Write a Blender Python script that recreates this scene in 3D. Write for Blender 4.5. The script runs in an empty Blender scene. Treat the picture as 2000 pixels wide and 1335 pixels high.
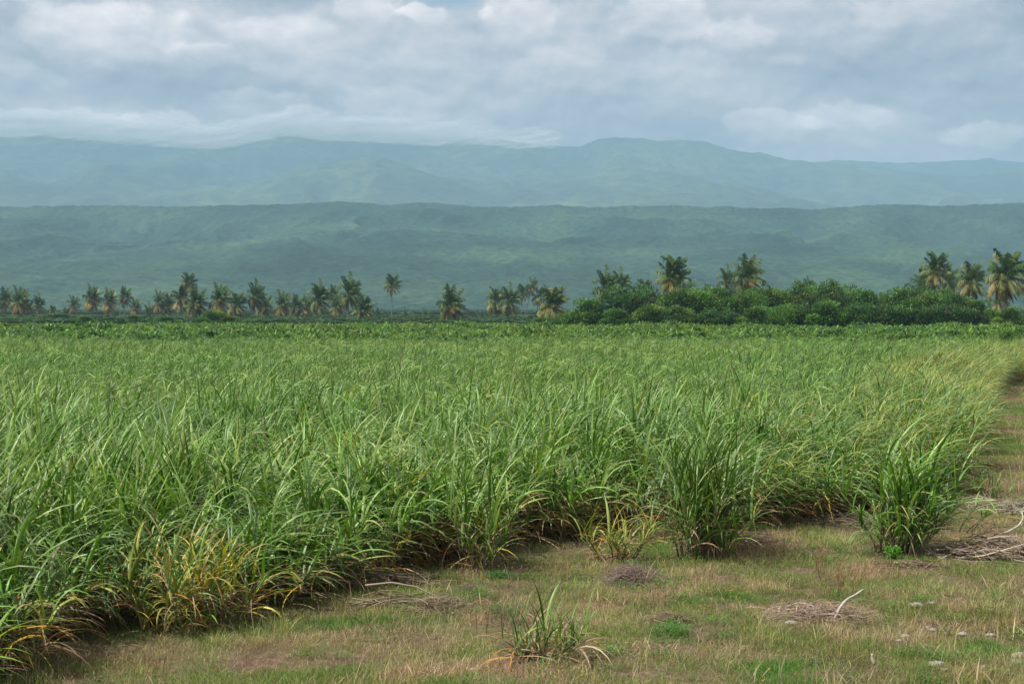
import bpy, math, random
import numpy as np
R = math.radians
rng = np.random.default_rng(7)
random.seed(7)
scn = bpy.context.scene
col = scn.collection

# ------------------------------------------------------------------ camera
F = 50 / 36 * 2000.0
CAMZ = 4.0
PITCH = math.atan(67.5 / F)
cam_d = bpy.data.cameras.new('camera')
cam = bpy.data.objects.new('camera', cam_d); col.objects.link(cam)
cam.location = (0, 0, CAMZ); cam.rotation_euler = (math.pi / 2 - PITCH, 0, 0)
cam_d.lens = 50; cam_d.sensor_width = 36; cam_d.clip_start = 0.1; cam_d.clip_end = 60000
scn.camera = cam

def ray(px, py):
    u = (px - 1000) / F; v = -(py - 667.5) / F
    c, s = math.cos(PITCH), math.sin(PITCH)
    return np.array([u, c + v * s, -s + v * c])
def ground_at(px, py):
    d = ray(px, py); t = -CAMZ / d[2]
    return np.array([d[0] * t, d[1] * t])
def at(px, py, Y):
    d = ray(px, py); t = Y / d[1]
    return np.array([d[0] * t, Y, CAMZ + d[2] * t])

# ------------------------------------------------------------------ noise
def _hash(ix, iy, seed):
    n = (ix.astype(np.int64) * 374761393 + iy.astype(np.int64) * 668265263 + seed * 1442695041) & 0x7fffffff
    n = ((n ^ (n >> 13)) * 1274126177) & 0x7fffffff
    n = (n ^ (n >> 16)) & 0xffff
    return n / 65535.0
def vnoise(x, y, seed=0):
    x = np.asarray(x, float); y = np.asarray(y, float)
    ix = np.floor(x); iy = np.floor(y); fx = x - ix; fy = y - iy
    fx = fx * fx * fx * (fx * (fx * 6 - 15) + 10); fy = fy * fy * fy * (fy * (fy * 6 - 15) + 10)
    a = _hash(ix, iy, seed); b = _hash(ix + 1, iy, seed); c = _hash(ix, iy + 1, seed); d = _hash(ix + 1, iy + 1, seed)
    return (a * (1 - fx) + b * fx) * (1 - fy) + (c * (1 - fx) + d * fx) * fy
def fbm(x, y, seed=0, octv=5, gain=0.5):
    s = 0; a = 1; t = 0
    c, n = math.cos(0.6), math.sin(0.6)
    for k in range(octv):
        s = s + a * vnoise(x, y, seed + k * 17); t += a; a *= gain
        x, y = (c * x - n * y) * 2.03 + 5.1, (n * x + c * y) * 2.03 + 1.7
    return s / t
def ridged(x, y, seed=0, octv=5):
    s = 0; a = 1; t = 0
    for k in range(octv):
        s = s + a * (1 - abs(2 * vnoise(x, y, seed + k * 13) - 1)); t += a; a *= 0.5; x = x * 2.1 + 3.3; y = y * 2.1 + 7.1
    return s / t
def sm(e0, e1, x):
    t = np.clip((x - e0) / (e1 - e0), 0, 1); return t * t * (3 - 2 * t)

# ------------------------------------------------------------------ mesh helpers
def mesh(name, V, Q, C=None, mats=(), T=None, smooth=True, midx=None):
    """V (n,3); Q (m,4) quads; T (k,3) tris; C (n,3) colours"""
    V = np.asarray(V, np.float32)
    Q = np.zeros((0, 4), np.int32) if Q is None else np.asarray(Q, np.int32)
    T = np.zeros((0, 3), np.int32) if T is None else np.asarray(T, np.int32)
    me = bpy.data.meshes.new(name)
    me.vertices.add(len(V)); me.vertices.foreach_set('co', V.ravel())
    nl = Q.size + T.size; npoly = len(Q) + len(T)
    me.loops.add(nl); me.loops.foreach_set('vertex_index', np.concatenate([Q.ravel(), T.ravel()]).astype(np.int32))
    me.polygons.add(npoly)
    tot = np.concatenate([np.full(len(Q), 4), np.full(len(T), 3)]).astype(np.int32)
    st = np.concatenate([[0], np.cumsum(tot)[:-1]]).astype(np.int32)
    me.polygons.foreach_set('loop_start', st); me.polygons.foreach_set('loop_total', tot)
    me.polygons.foreach_set('use_smooth', np.full(npoly, smooth, bool))
    if midx is not None: me.polygons.foreach_set('material_index', np.asarray(midx, np.int32))
    if C is not None:
        a = me.color_attributes.new('Col', 'FLOAT_COLOR', 'POINT')
        c4 = np.ones((len(V), 4), np.float32); c4[:, :3] = C; a.data.foreach_set('color', c4.ravel())
    for m in mats: me.materials.append(m)
    me.update(calc_edges=True)
    return me
def obj(name, me, parent=None, loc=(0, 0, 0), link=True):
    o = bpy.data.objects.new(name, me); o.location = loc
    if link: col.objects.link(o)
    if parent: o.parent = parent
    return o
def tag(o, label=None, cat=None, group=None, kind=None):
    if label: o['label'] = label
    if cat: o['category'] = cat
    if group: o['group'] = group
    if kind: o['kind'] = kind
    return o
def empty(name, loc, label, cat, group=None, rz=0, sc=1):
    o = bpy.data.objects.new(name, None); col.objects.link(o); o.location = loc
    o.rotation_euler = (0, 0, rz); o.scale = (sc, sc, sc); o.empty_display_size = 0.3
    return tag(o, label, cat, group)
class Geo:
    def __init__(s): s.V = []; s.Q = []; s.C = []; s.n = 0
    def add(s, V, Q, C):
        V = np.asarray(V, float).reshape(-1, 3); s.V.append(V); s.Q.append(np.asarray(Q, int).reshape(-1, 4) + s.n)
        C = np.asarray(C, float)
        if C.ndim == 1: C = np.tile(C, (len(V), 1))
        s.C.append(C); s.n += len(V)
    def merge(s, o, off=(0, 0, 0)):
        for V, Q, C in zip(o.V, o.Q, o.C): s.V.append(V + np.array(off))
        base = s.n
        s.Q += [Q + base for Q in o.Q]; s.C += o.C; s.n += o.n
    def build(s, name, mat, smooth=True):
        return mesh(name, np.concatenate(s.V), np.concatenate(s.Q), np.concatenate(s.C), [mat], smooth=smooth)

def ribbons(g, P, az, th, L, W, bend, colr, seg=7, wind=(0.0, 0.0), fold=0.25, twist=0.0, tipcol=None, bpow=1.5, droop=None, tw0=None, power=0.8, two=True):
    """many leaf blades at once: arcs starting at P, azimuth az, angle from vertical th, bending over by `bend`"""
    P = np.asarray(P, float); n = len(P)
    s = np.linspace(0, 1, seg + 1)
    th = np.asarray(th)[:, None] + np.asarray(bend)[:, None] * s[None] ** bpow
    az = np.asarray(az)[:, None]
    D = np.stack([np.sin(th) * np.cos(az) + wind[0] * s[None] ** .9, np.sin(th) * np.sin(az) + wind[1] * s[None] ** .9, np.cos(th)], -1)
    D /= np.linalg.norm(D, axis=-1, keepdims=True)
    step = np.asarray(L)[:, None, None] / seg * D
    pos = P[:, None, :] + np.concatenate([np.zeros((n, 1, 3)), np.cumsum((step[:, :-1] + step[:, 1:]) / 2, 1)], 1)
    side = np.stack([-np.sin(az), np.cos(az), 0 * az], -1) * np.ones((1, seg + 1, 1))
    side = side - D * (side * D).sum(-1, keepdims=True); side /= np.linalg.norm(side, axis=-1, keepdims=True) + 1e-9
    nor = np.cross(side, D)
    tw = (rng.normal(0, 1, n) * twist)[:, None] * s[None]
    if tw0 is not None: tw = tw + np.asarray(tw0)[:, None]
    tw = tw[..., None]
    side, nor = side * np.cos(tw) + nor * np.sin(tw), nor * np.cos(tw) - side * np.sin(tw)
    prof = np.minimum(1, 0.55 + s * 3) * np.clip(1 - s ** 2.2, 0, 1) ** power
    prof[-1] = 0.04
    w = np.asarray(W)[:, None, None] * 0.5 * prof[None, :, None]
    C = np.asarray(colr)[:, None, :] * np.ones((1, seg + 1, 1))
    if tipcol is not None:
        k = (s[None, :, None] ** 3) * tipcol[0][:, None, None]
        C = C * (1 - k) + np.array(tipcol[1]) * k
    if two:
        V = np.stack([pos - side * w, pos - nor * w * fold * 2, pos + side * w], 2)
        m = 3
    else:
        V = np.stack([pos - side * w, pos + side * w], 2); m = 2
    C = np.repeat(C[:, :, None, :], m, 2)
    idx = np.arange(n * (seg + 1) * m).reshape(n, seg + 1, m)
    Q = []
    for j in range(m - 1):
        Q.append(np.stack([idx[:, :-1, j], idx[:, :-1, j + 1], idx[:, 1:, j + 1], idx[:, 1:, j]], -1).reshape(-1, 4))
    g.add(V.reshape(-1, 3), np.concatenate(Q), C.reshape(-1, 3))
    return pos

def tube(g, pts, rad, colr, k=6, jag=0.0):
    pts = np.asarray(pts, float); n = len(pts); rad = np.broadcast_to(np.asarray(rad, float), (n,))
    d = np.gradient(pts, axis=0); d /= np.linalg.norm(d, axis=1, keepdims=True) + 1e-9
    up = np.array([0.13, 0.27, 0.95]) if abs(d[0][2]) < 0.8 else np.array([0.9, 0.3, 0.1])
    a = np.cross(d, up); a /= np.linalg.norm(a, axis=1, keepdims=True); b = np.cross(d, a)
    t = np.linspace(0, 2 * np.pi, k, endpoint=False)
    r = rad[:, None] * (1 + jag * rng.normal(0, 1, (n, k)))
    V = pts[:, None] + r[..., None] * (np.cos(t)[None, :, None] * a[:, None] + np.sin(t)[None, :, None] * b[:, None])
    idx = np.arange(n * k).reshape(n, k); j = np.roll(idx, -1, 1)
    Q = np.stack([idx[:-1], j[:-1], j[1:], idx[1:]], -1).reshape(-1, 4)
    e0 = g.n
    C = np.asarray(colr, float)
    if C.ndim == 2: C = np.repeat(C, k, 0)
    g.add(V.reshape(-1, 3), Q, C)
    caps = np.array([[0, 1, 2, 3], [0, 3, 4, 5]] if k == 6 else [[0, 1, 2, 3 % k]])
    off = (n - 1) * k
    g.Q.append(caps + e0 + off); g.Q.append(caps[:, ::-1] + e0)

# ------------------------------------------------------------------ materials
def newmat(name):
    m = bpy.data.materials.new(name); m.use_nodes = True
    nt = m.node_tree; nt.nodes.clear()
    return m, nt, nt.nodes, nt.links
def N(nt, t, **kw):
    n = nt.nodes.new(t)
    for k, v in kw.items():
        if k.startswith('_'): setattr(n, k[1:], v)
        else:
            s = n.inputs[int(k[1:])] if k[0] == 'i' and k[1:].isdigit() else n.inputs[k.replace('__', ' ')]
            s.default_value = v
    return n
def mathn(nt, op, a, b=None, c=None, clamp=False):
    n = nt.nodes.new('ShaderNodeMath'); n.operation = op; n.use_clamp = clamp
    for i, v in enumerate((a, b, c)):
        if v is None: continue
        if isinstance(v, (int, float)): n.inputs[i].default_value = v
        else: nt.links.new(v, n.inputs[i])
    return n.outputs[0]
def mixc(nt, f, a, b, mode='MIX'):
    n = nt.nodes.new('ShaderNodeMix'); n.data_type = 'RGBA'; n.blend_type = mode
    for s, v in ((n.inputs[0], f), (n.inputs[6], a), (n.inputs[7], b)):
        if isinstance(v, (int, float)): s.default_value = v
        elif isinstance(v, tuple): s.default_value = (*v, 1) if len(v) == 3 else v
        else: nt.links.new(v, s)
    return n.outputs[2]
def ramp(nt, f, stops):
    n = nt.nodes.new('ShaderNodeValToRGB'); nt.links.new(f, n.inputs[0])
    e = n.color_ramp.elements
    while len(e) > 1: e.remove(e[0])
    e[0].position = stops[0][0]; c = stops[0][1]; e[0].color = (c, c, c, 1) if isinstance(c, (int, float)) else (*c, 1)
    for p, c in stops[1:]:
        x = e.new(p); x.color = (c, c, c, 1) if isinstance(c, (int, float)) else (*c, 1)
    return n.outputs[0]
def noise(nt, vec, scale, detail=4, rough=0.5, dist=0.0):
    n = nt.nodes.new('ShaderNodeTexNoise'); n.inputs['Scale'].default_value = scale; n.inputs['Detail'].default_value = detail
    n.inputs['Roughness'].default_value = rough; n.inputs['Distortion'].default_value = dist
    if vec is not None: nt.links.new(vec, n.inputs['Vector'])
    return n.outputs[0]

def leaf_mat(name, trans=0.3, rough=0.45, spec=0.5, var=0.35, tint=(0.9, 1.12, 0.8), tint2=(1.15, 1.0, 1.1), tscale=0.06, back=None, gloss=None):
    m, nt, nd, lk = newmat(name)
    a = N(nt, 'ShaderNodeAttribute', _attribute_name='Col')
    oi = N(nt, 'ShaderNodeObjectInfo'); geo = N(nt, 'ShaderNodeNewGeometry')
    v = mathn(nt, 'MULTIPLY_ADD', oi.outputs['Random'], var, 1 - var / 2)
    hsv = N(nt, 'ShaderNodeHueSaturation'); lk.new(a.outputs['Color'], hsv.inputs['Color']); lk.new(v, hsv.inputs['Value'])
    nz = noise(nt, geo.outputs['Position'], tscale, 3)
    t = mixc(nt, ramp(nt, nz, [(0.38, 0.0), (0.62, 1.0)]), tint, tint2)
    c = mixc(nt, 1.0, hsv.outputs[0], t, 'MULTIPLY')
    cb = c
    if back:
        cb = mixc(nt, back[1], c, back[0])
        c2 = mixc(nt, geo.outputs['Backfacing'], c, cb)
    else: c2 = c
    p = N(nt, 'ShaderNodeBsdfPrincipled', Roughness=rough); lk.new(c2, p.inputs['Base Color']); p.inputs['Specular IOR Level'].default_value = spec
    tr = N(nt, 'ShaderNodeBsdfTranslucent')
    tc = mixc(nt, 1.0, c, (1.15, 1.25, 0.6), 'MULTIPLY'); lk.new(tc, tr.inputs[0])
    mx = N(nt, 'ShaderNodeMixShader', i0=trans); lk.new(p.outputs[0], mx.inputs[1]); lk.new(tr.outputs[0], mx.inputs[2])
    out = N(nt, 'ShaderNodeOutputMaterial'); lk.new(mx.outputs[0], out.inputs[0])
    return m

M_cane = leaf_mat('cane_leaf', 0.22, 0.40, 0.45, 0.45, (0.82, 1.0, 0.85), (1.2, 1.1, 1.0), 0.07, back=((0.26, 0.32, 0.16), 0.2))
M_dry = leaf_mat('dry_leaf', 0.2, 0.7, 0.3, 0.3, (1.05, 0.98, 0.9), (0.95, 1.0, 1.05), 0.5)
M_stem = leaf_mat('cane_stem', 0.0, 0.5, 0.4, 0.3)
M_grass = leaf_mat('verge_grass', 0.3, 0.6, 0.3, 0.5, (0.9, 1.05, 0.8), (1.12, 0.98, 1.0), 0.6)
M_tree = leaf_mat('tree_leaf', 0.25, 0.5, 0.4, 0.25, (0.95, 1.05, 0.9), (1.1, 1.0, 0.9), 0.12)
M_palm = leaf_mat('palm_frond', 0.25, 0.55, 0.3, 0.3, (1.0, 1.0, 0.9), (1.1, 1.0, 0.9), 0.03)
M_bark = leaf_mat('bark', 0.0, 0.85, 0.2, 0.2)
M_weed = leaf_mat('broad_leaf', 0.3, 0.45, 0.4, 0.5, (0.85, 1.0, 0.8), (1.25, 1.1, 0.9), 0.035)

# ------------------------------------------------------------------ GN scatter
def scatter(name, P, rot, scl, idx, variants, label, cat):
    """one 'stuff' object: points carrying instances of the variant meshes"""
    c = bpy.data.collections.new(name + '_sources')
    for i, me in enumerate(variants):
        o = bpy.data.objects.new('%s_source_%02d' % (name, i), me); c.objects.link(o)
    me = bpy.data.meshes.new(name); n = len(P)
    me.vertices.add(n); me.vertices.foreach_set('co', np.asarray(P, np.float32).ravel())
    for nm, tp, arr, key in (('rot', 'FLOAT_VECTOR', rot, 'vector'), ('scl', 'FLOAT_VECTOR', scl, 'vector'), ('vidx', 'INT', idx, 'value')):
        a = me.attributes.new(nm, tp, 'POINT')
        a.data.foreach_set(key, np.asarray(arr, np.int32 if tp == 'INT' else np.float32).ravel())
    o = obj(name, me); tag(o, label, cat, kind='stuff')
    ng = bpy.data.node_groups.new(name, 'GeometryNodeTree')
    ng.interface.new_socket('Geometry', in_out='INPUT', socket_type='NodeSocketGeometry')
    ng.interface.new_socket('Geometry', in_out='OUTPUT', socket_type='NodeSocketGeometry')
    nd, lk = ng.nodes, ng.links
    gi = nd.new('NodeGroupInput'); go = nd.new('NodeGroupOutput')
    ci = nd.new('GeometryNodeCollectionInfo'); ci.inputs['Collection'].default_value = c
    ci.inputs['Separate Children'].default_value = True; ci.inputs['Reset Children'].default_value = True
    ip = nd.new('GeometryNodeInstanceOnPoints'); ip.inputs['Pick Instance'].default_value = True
    def na(nm, tp):
        x = nd.new('GeometryNodeInputNamedAttribute'); x.data_type = tp; x.inputs['Name'].default_value = nm
        return [q for q in x.outputs if q.enabled and q.name == 'Attribute'][0]
    lk.new(gi.outputs[0], ip.inputs['Points']); lk.new(ci.outputs[0], ip.inputs['Instance'])
    lk.new(na('vidx', 'INT'), ip.inputs['Instance Index'])
    lk.new(na('rot', 'FLOAT_VECTOR'), ip.inputs['Rotation']); lk.new(na('scl', 'FLOAT_VECTOR'), ip.inputs['Scale'])
    lk.new(ip.outputs[0], go.inputs[0])
    md = o.modifiers.new('scatter', 'NODES'); md.node_group = ng
    return o

# ------------------------------------------------------------------ ground
def gh(x, y):
    near = 1 - sm(60, 120, np.hypot(x, y))
    h = 0.22 * (fbm(x * 0.18, y * 0.18, 3, 3) - 0.5) + 0.10 * (fbm(x * 0.9, y * 0.9, 9, 4) - 0.5)
    return h * near
def axis(fine0, fine1, step, lo, hi, g=1.12):
    a = list(np.arange(fine0, fine1 + 1e-6, step)); s = step
    while a[-1] < hi: s *= g; a.append(a[-1] + s)
    a[-1] = hi; b = []; s = step; v = fine0
    while v > lo: s *= g; v -= s; b.append(v)
    b[-1] = lo
    return np.array(b[::-1] + a)
def heightmesh(name, xs, ys, Z, mat, C=None):
    X, Y = np.meshgrid(xs, ys)
    V = np.stack([X, Y, Z], -1).reshape(-1, 3)
    ny, nx = X.shape; i = np.arange(nx * ny).reshape(ny, nx)
    Q = np.stack([i[:-1, :-1], i[:-1, 1:], i[1:, 1:], i[1:, :-1]], -1).reshape(-1, 4)
    return mesh(name, V, Q, C, [mat])

m, nt, nd, lk = newmat('soil_and_litter')
geo = N(nt, 'ShaderNodeNewGeometry'); pos = geo.outputs['Position']
n1 = noise(nt, pos, 0.9, 6, 0.6); n2 = noise(nt, pos, 9, 6, 0.7); n3 = noise(nt, pos, 45, 4, 0.7)
c1 = ramp(nt, n2, [(0.3, (0.075, 0.05, 0.032)), (0.5, (0.16, 0.115, 0.075)), (0.72, (0.29, 0.22, 0.155))])
c2 = ramp(nt, n3, [(0.3, (0.08, 0.085, 0.03)), (0.7, (0.2, 0.2, 0.09))])
cc = mixc(nt, ramp(nt, n1, [(0.4, 0.0), (0.6, 0.8)]), c1, c2)
sep = N(nt, 'ShaderNodeSeparateXYZ'); lk.new(pos, sep.inputs[0])
n4 = noise(nt, pos, 0.02, 5, 0.6)
far = ramp(nt, n4, [(0.35, (0.022, 0.05, 0.015)), (0.65, (0.045, 0.08, 0.022))])
ff = mathn(nt, 'MULTIPLY_ADD', sep.outputs[1], 1 / 60.0, -70 / 60.0, clamp=True)
cc = mixc(nt, ff, cc, far)
p = N(nt, 'ShaderNodeBsdfPrincipled', Roughness=1.0); lk.new(cc, p.inputs['Base Color']); p.inputs['Specular IOR Level'].default_value = 0.0
bp = N(nt, 'ShaderNodeBump', Strength=0.7, Distance=0.04); lk.new(n3, bp.inputs['Height']); lk.new(bp.outputs[0], p.inputs['Normal'])
out = N(nt, 'ShaderNodeOutputMaterial'); lk.new(p.outputs[0], out.inputs[0]); M_soil = m
xs = axis(-14, 26, 0.2, -15000, 15000, 1.1); ys = axis(10, 50, 0.2, -400, 14500, 1.1)
X, Y = np.meshgrid(xs, ys)
tag(obj('ground', heightmesh('ground', xs, ys, gh(X, Y), M_soil)), kind='structure')

# ------------------------------------------------------------------ hills and mountains
def terrain_mat(name, base, lo, hi, sc_tree, sc_patch, field=None, fth=0.62, bump=4.0):
    m, nt, nd, lk = newmat(name)
    geo = N(nt, 'ShaderNodeNewGeometry'); pos = geo.outputs['Position']
    mp = N(nt, 'ShaderNodeMapping'); lk.new(pos, mp.inputs[0]); mp.inputs['Scale'].default_value = (1, 0.6, 1.6)
    a = noise(nt, mp.outputs[0], sc_tree, 5, 0.65); b = noise(nt, mp.outputs[0], sc_patch, 5, 0.55)
    c = ramp(nt, a, [(0.32, lo), (0.5, base), (0.7, hi)])
    c = mixc(nt, 1.0, c, ramp(nt, b, [(0.35, (0.55, 0.65, 0.65)), (0.5, (1, 1, 1)), (0.66, (1.7, 1.5, 1.2))]), 'MULTIPLY')
    if field:
        d = noise(nt, mp.outputs[0], sc_patch * 2.1, 4, 0.5, 0.6)
        c = mixc(nt, ramp(nt, d, [(fth, 0.0), (fth + 0.04, 0.7)]), c, field)
    p = N(nt, 'ShaderNodeBsdfPrincipled', Roughness=0.95); lk.new(c, p.inputs['Base Color']); p.inputs['Specular IOR Level'].default_value = 0.1
    bp = N(nt, 'ShaderNodeBump', Strength=0.8, Distance=bump); lk.new(a, bp.inputs['Height']); lk.new(bp.outputs[0], p.inputs['Normal'])
    out = N(nt, 'ShaderNodeOutputMaterial'); lk.new(p.outputs[0], out.inputs[0]); return m
def hillrange(name, crest_px, Dc, Dfoot, halfw, dx, dy, mat, rav=0.25, ravsc=1 / 500.0, pw=1.25, can=0, cansc=1 / 9.0, seed=1, back=500, crestn=0, foot=-3, warp=0.06):
    cx = np.array([c[0] for c in crest_px], float); cy = np.array([c[1] for c in crest_px], float)
    xs = np.arange(-halfw, halfw + 1, dx); ys = np.arange(Dfoot, Dc + back + 1, dy)
    X, Y = np.meshgrid(xs, ys)
    px = 1000 + X / Dc * F
    cz = CAMZ + (600 - np.interp(px, cx, cy)) / F * Dc
    ycr = Dc * (1 + warp * (fbm(X / (Dc * 0.15), 0 * X, seed + 50, 2) - 0.5) * 0)
    t = (Y - Dfoot) / (ycr - Dfoot)
    S = np.where(t < 1, np.clip(t, 0, 1) ** pw * (1.12 - 0.12 * np.clip(t, 0, 1)), 1 - 0.9 * ((t - 1) * 1.2) ** 1.2 * (t > 1))
    S = np.where(t > 1, 1 - 0.8 * np.clip(t - 1, 0, 9) ** 1.0, S)
    wx = X + 300 * (fbm(X * ravsc, Y * ravsc, seed + 5, 3) - 0.5) / (ravsc * 500)
    r = ridged(wx * ravsc * 1.6, Y * ravsc * 0.4, seed, 5)
    env = np.clip(t, 0, 1) ** 0.6 * np.clip((1.0 - t) * 5, 0, 1) ** 0.7
    Z = cz * S * (1 - rav * env * (1 - r) * 2) 
    Z = Z + crestn * (fbm(X / 60, Y / 60, seed + 3, 4) - 0.5) * 2
    if can: Z = Z + can * fbm(X * cansc, Y * cansc, seed + 9, 3, 0.6)
    Z = Z + foot
    return heightmesh(name, xs, ys, Z, mat)

M_h1 = terrain_mat('forest_hillside', (0.030, 0.066, 0.044), (0.014, 0.034, 0.026), (0.054, 0.105, 0.062), 0.09, 0.0035)
crest1 = [(-1400, 420), (-400, 408), (0, 404), (120, 402), (250, 401), (340, 404), (420, 402), (520, 399), (600, 396), (660, 393), (715, 396), (745, 400), (790, 397), (840, 395), (880, 398), (930, 405), (1000, 404), (1040, 402), (1080, 399), (1110, 402), (1150, 405), (1230, 402), (1330, 401), (1370, 404), (1420, 403), (1480, 408), (1540, 406), (1590, 409), (1640, 404), (1700, 401), (1760, 399), (1850, 401), (1920, 399), (2000, 395), (2400, 400), (3600, 415)]
h1 = hillrange('hills', crest1, 3500, 1500, 2700, 5.5, 7.0, M_h1, rav=0.42, ravsc=1 / 520.0, pw=1.1, can=5, cansc=1 / 12.0, seed=21, back=500, crestn=2)
tag(obj('hills', h1), kind='structure')
M_h2 = terrain_mat('far_mountain_side', (0.05, 0.085, 0.035), (0.025, 0.05, 0.022), (0.10, 0.14, 0.06), 0.012, 0.0012, (0.15, 0.15, 0.09), 0.66, 20)
crest2 = [(-1500, 250), (-600, 250), (0, 252), (200, 255), (380, 262), (500, 256), (700, 258), (860, 264), (960, 274), (1060, 284), (1130, 289), (1150, 281), (1175, 272), (1200, 269), (1250, 271), (1290, 277), (1330, 275), (1372, 276), (1400, 287), (1430, 294), (1462, 301), (1482, 299), (1505, 306), (1545, 314), (1580, 317), (1660, 323), (1760, 335), (1850, 344), (1900, 345), (1960, 336), (2000, 335), (2300, 310), (3500, 300)]
h2 = hillrange('mountains', crest2, 10000, 4600, 7000, 28, 30, M_h2, rav=0.34, ravsc=1 / 1500.0, pw=0.95, seed=44, back=1500, crestn=8, can=10, cansc=1 / 40.0)
tag(obj('mountains', h2), kind='structure')
crest3 = [(-3000, 400), (1300, 360), (1500, 330), (1600, 318), (1636, 314), (1680, 317), (1760, 320), (1800, 318), (1850, 316), (1900, 315), (1915, 311), (1935, 311), (1945, 315), (1975, 317), (2010, 320), (2200, 312), (3500, 330)]
h3 = hillrange('mountains', crest3, 12500, 11600, 9000, 40, 60, M_h2, rav=0.1, ravsc=1 / 1500.0, pw=0.9, seed=77, back=800, crestn=6, can=14, cansc=1 / 50.0)
tag(obj('far_mountains', h3), kind='structure')
crest4 = [(-3500, 430), (200, 420), (380, 402), (420, 388), (480, 362), (560, 335), (640, 318), (700, 308), (745, 306), (800, 325), (860, 345), (930, 372), (1000, 392), (1100, 415), (3500, 440)]
h4 = hillrange('foothills', crest4, 7600, 4700, 5500, 24, 26, M_h2, rav=0.28, ravsc=1 / 1200.0, pw=0.95, seed=91, back=900, crestn=5, can=8, cansc=1 / 30.0)
tag(obj('foothills', h4), kind='structure')

# ------------------------------------------------------------------ haze
V = []
for z in (-8, 1460):
    for y in (-700, 15200):
        for x in (-15600, 15600): V.append((x, y, z))
hz = mesh('haze', V, [(0, 2, 3, 1), (4, 5, 7, 6), (0, 1, 5, 4), (2, 6, 7, 3), (0, 4, 6, 2), (1, 3, 7, 5)], None, smooth=False)
m, nt, nd, lk = newmat('haze')
pv = N(nt, 'ShaderNodeVolumePrincipled'); pv.inputs['Density'].default_value = 1.5e-4
pv.inputs['Color'].default_value = (0.445, 0.765, 0.985, 1); pv.inputs['Anisotropy'].default_value = 0.0
out = N(nt, 'ShaderNodeOutputMaterial'); lk.new(pv.outputs[0], out.inputs['Volume']); hz.materials.append(m)
tag(obj('haze', hz), 'thin blue haze in the air over the plain and mountains', 'haze', kind='stuff')

m, nt, nd, lk = newmat('cloud_vapour')
tr = N(nt, 'ShaderNodeBsdfTransparent'); df = N(nt, 'ShaderNodeBsdfDiffuse'); df.inputs[0].default_value = (1, .99, .97, 1)
t2 = N(nt, 'ShaderNodeBsdfTranslucent'); t2.inputs[0].default_value = (1, .99, .97, 1); ad = N(nt, 'ShaderNodeMixShader', i0=.5); lk.new(df.outputs[0], ad.inputs[1]); lk.new(t2.outputs[0], ad.inputs[2])
mx = N(nt, 'ShaderNodeMixShader', i0=.055); lk.new(tr.outputs[0], mx.inputs[1]); lk.new(ad.outputs[0], mx.inputs[2])
out = N(nt, 'ShaderNodeOutputMaterial'); lk.new(mx.outputs[0], out.inputs[0]); M_cloud = m
g = Geo(); nu, nv = 12, 8
u = np.linspace(0, 2 * np.pi, nu, endpoint=False); v = np.linspace(0.03, np.pi - 0.03, nv); U_, V_ = np.meshgrid(u, v)
sph = np.stack([np.sin(V_) * np.cos(U_), np.sin(V_) * np.sin(U_), np.cos(V_)], -1).reshape(-1, 3)
i = np.arange(nu * nv).reshape(nv, nu); j = np.roll(i, -1, 1); SQ = np.stack([i[:-1], i[1:], j[1:], j[:-1]], -1).reshape(-1, 4)
ex = [-700, 0, 100, 200, 300, 380, 440, 500, 600, 700, 800, 900, 1000, 1080]; ey = [262, 265, 268, 276, 284, 291, 284, 270, 268, 272, 275, 281, 285, 287]
for k in range(2100):
    px = rng.uniform(-700, 1080); q = rng.random() ** 1.5; eb = np.interp(px, ex, ey) + 6 + 9 * (fbm(px / 70., 0., 8, 3) - .5) * 2
    rad = (rng.uniform(24, 52) + 26 * q) * (1 if px < 900 else .6)
    c = at(px, eb - rad / 3.9 - q * 22, rng.uniform(9300, 10300))
    g.add(c + sph * rad * np.array([2.0, 1.2, .75]) * (.8 + .4 * rng.random((len(sph), 1))), SQ, (1, 1, 1))
tag(obj('cloud_bank', g.build('cloud_bank', M_cloud)), 'low pale cloud bank hiding the crest of the left-hand mountains', 'cloud', kind='stuff')

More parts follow.
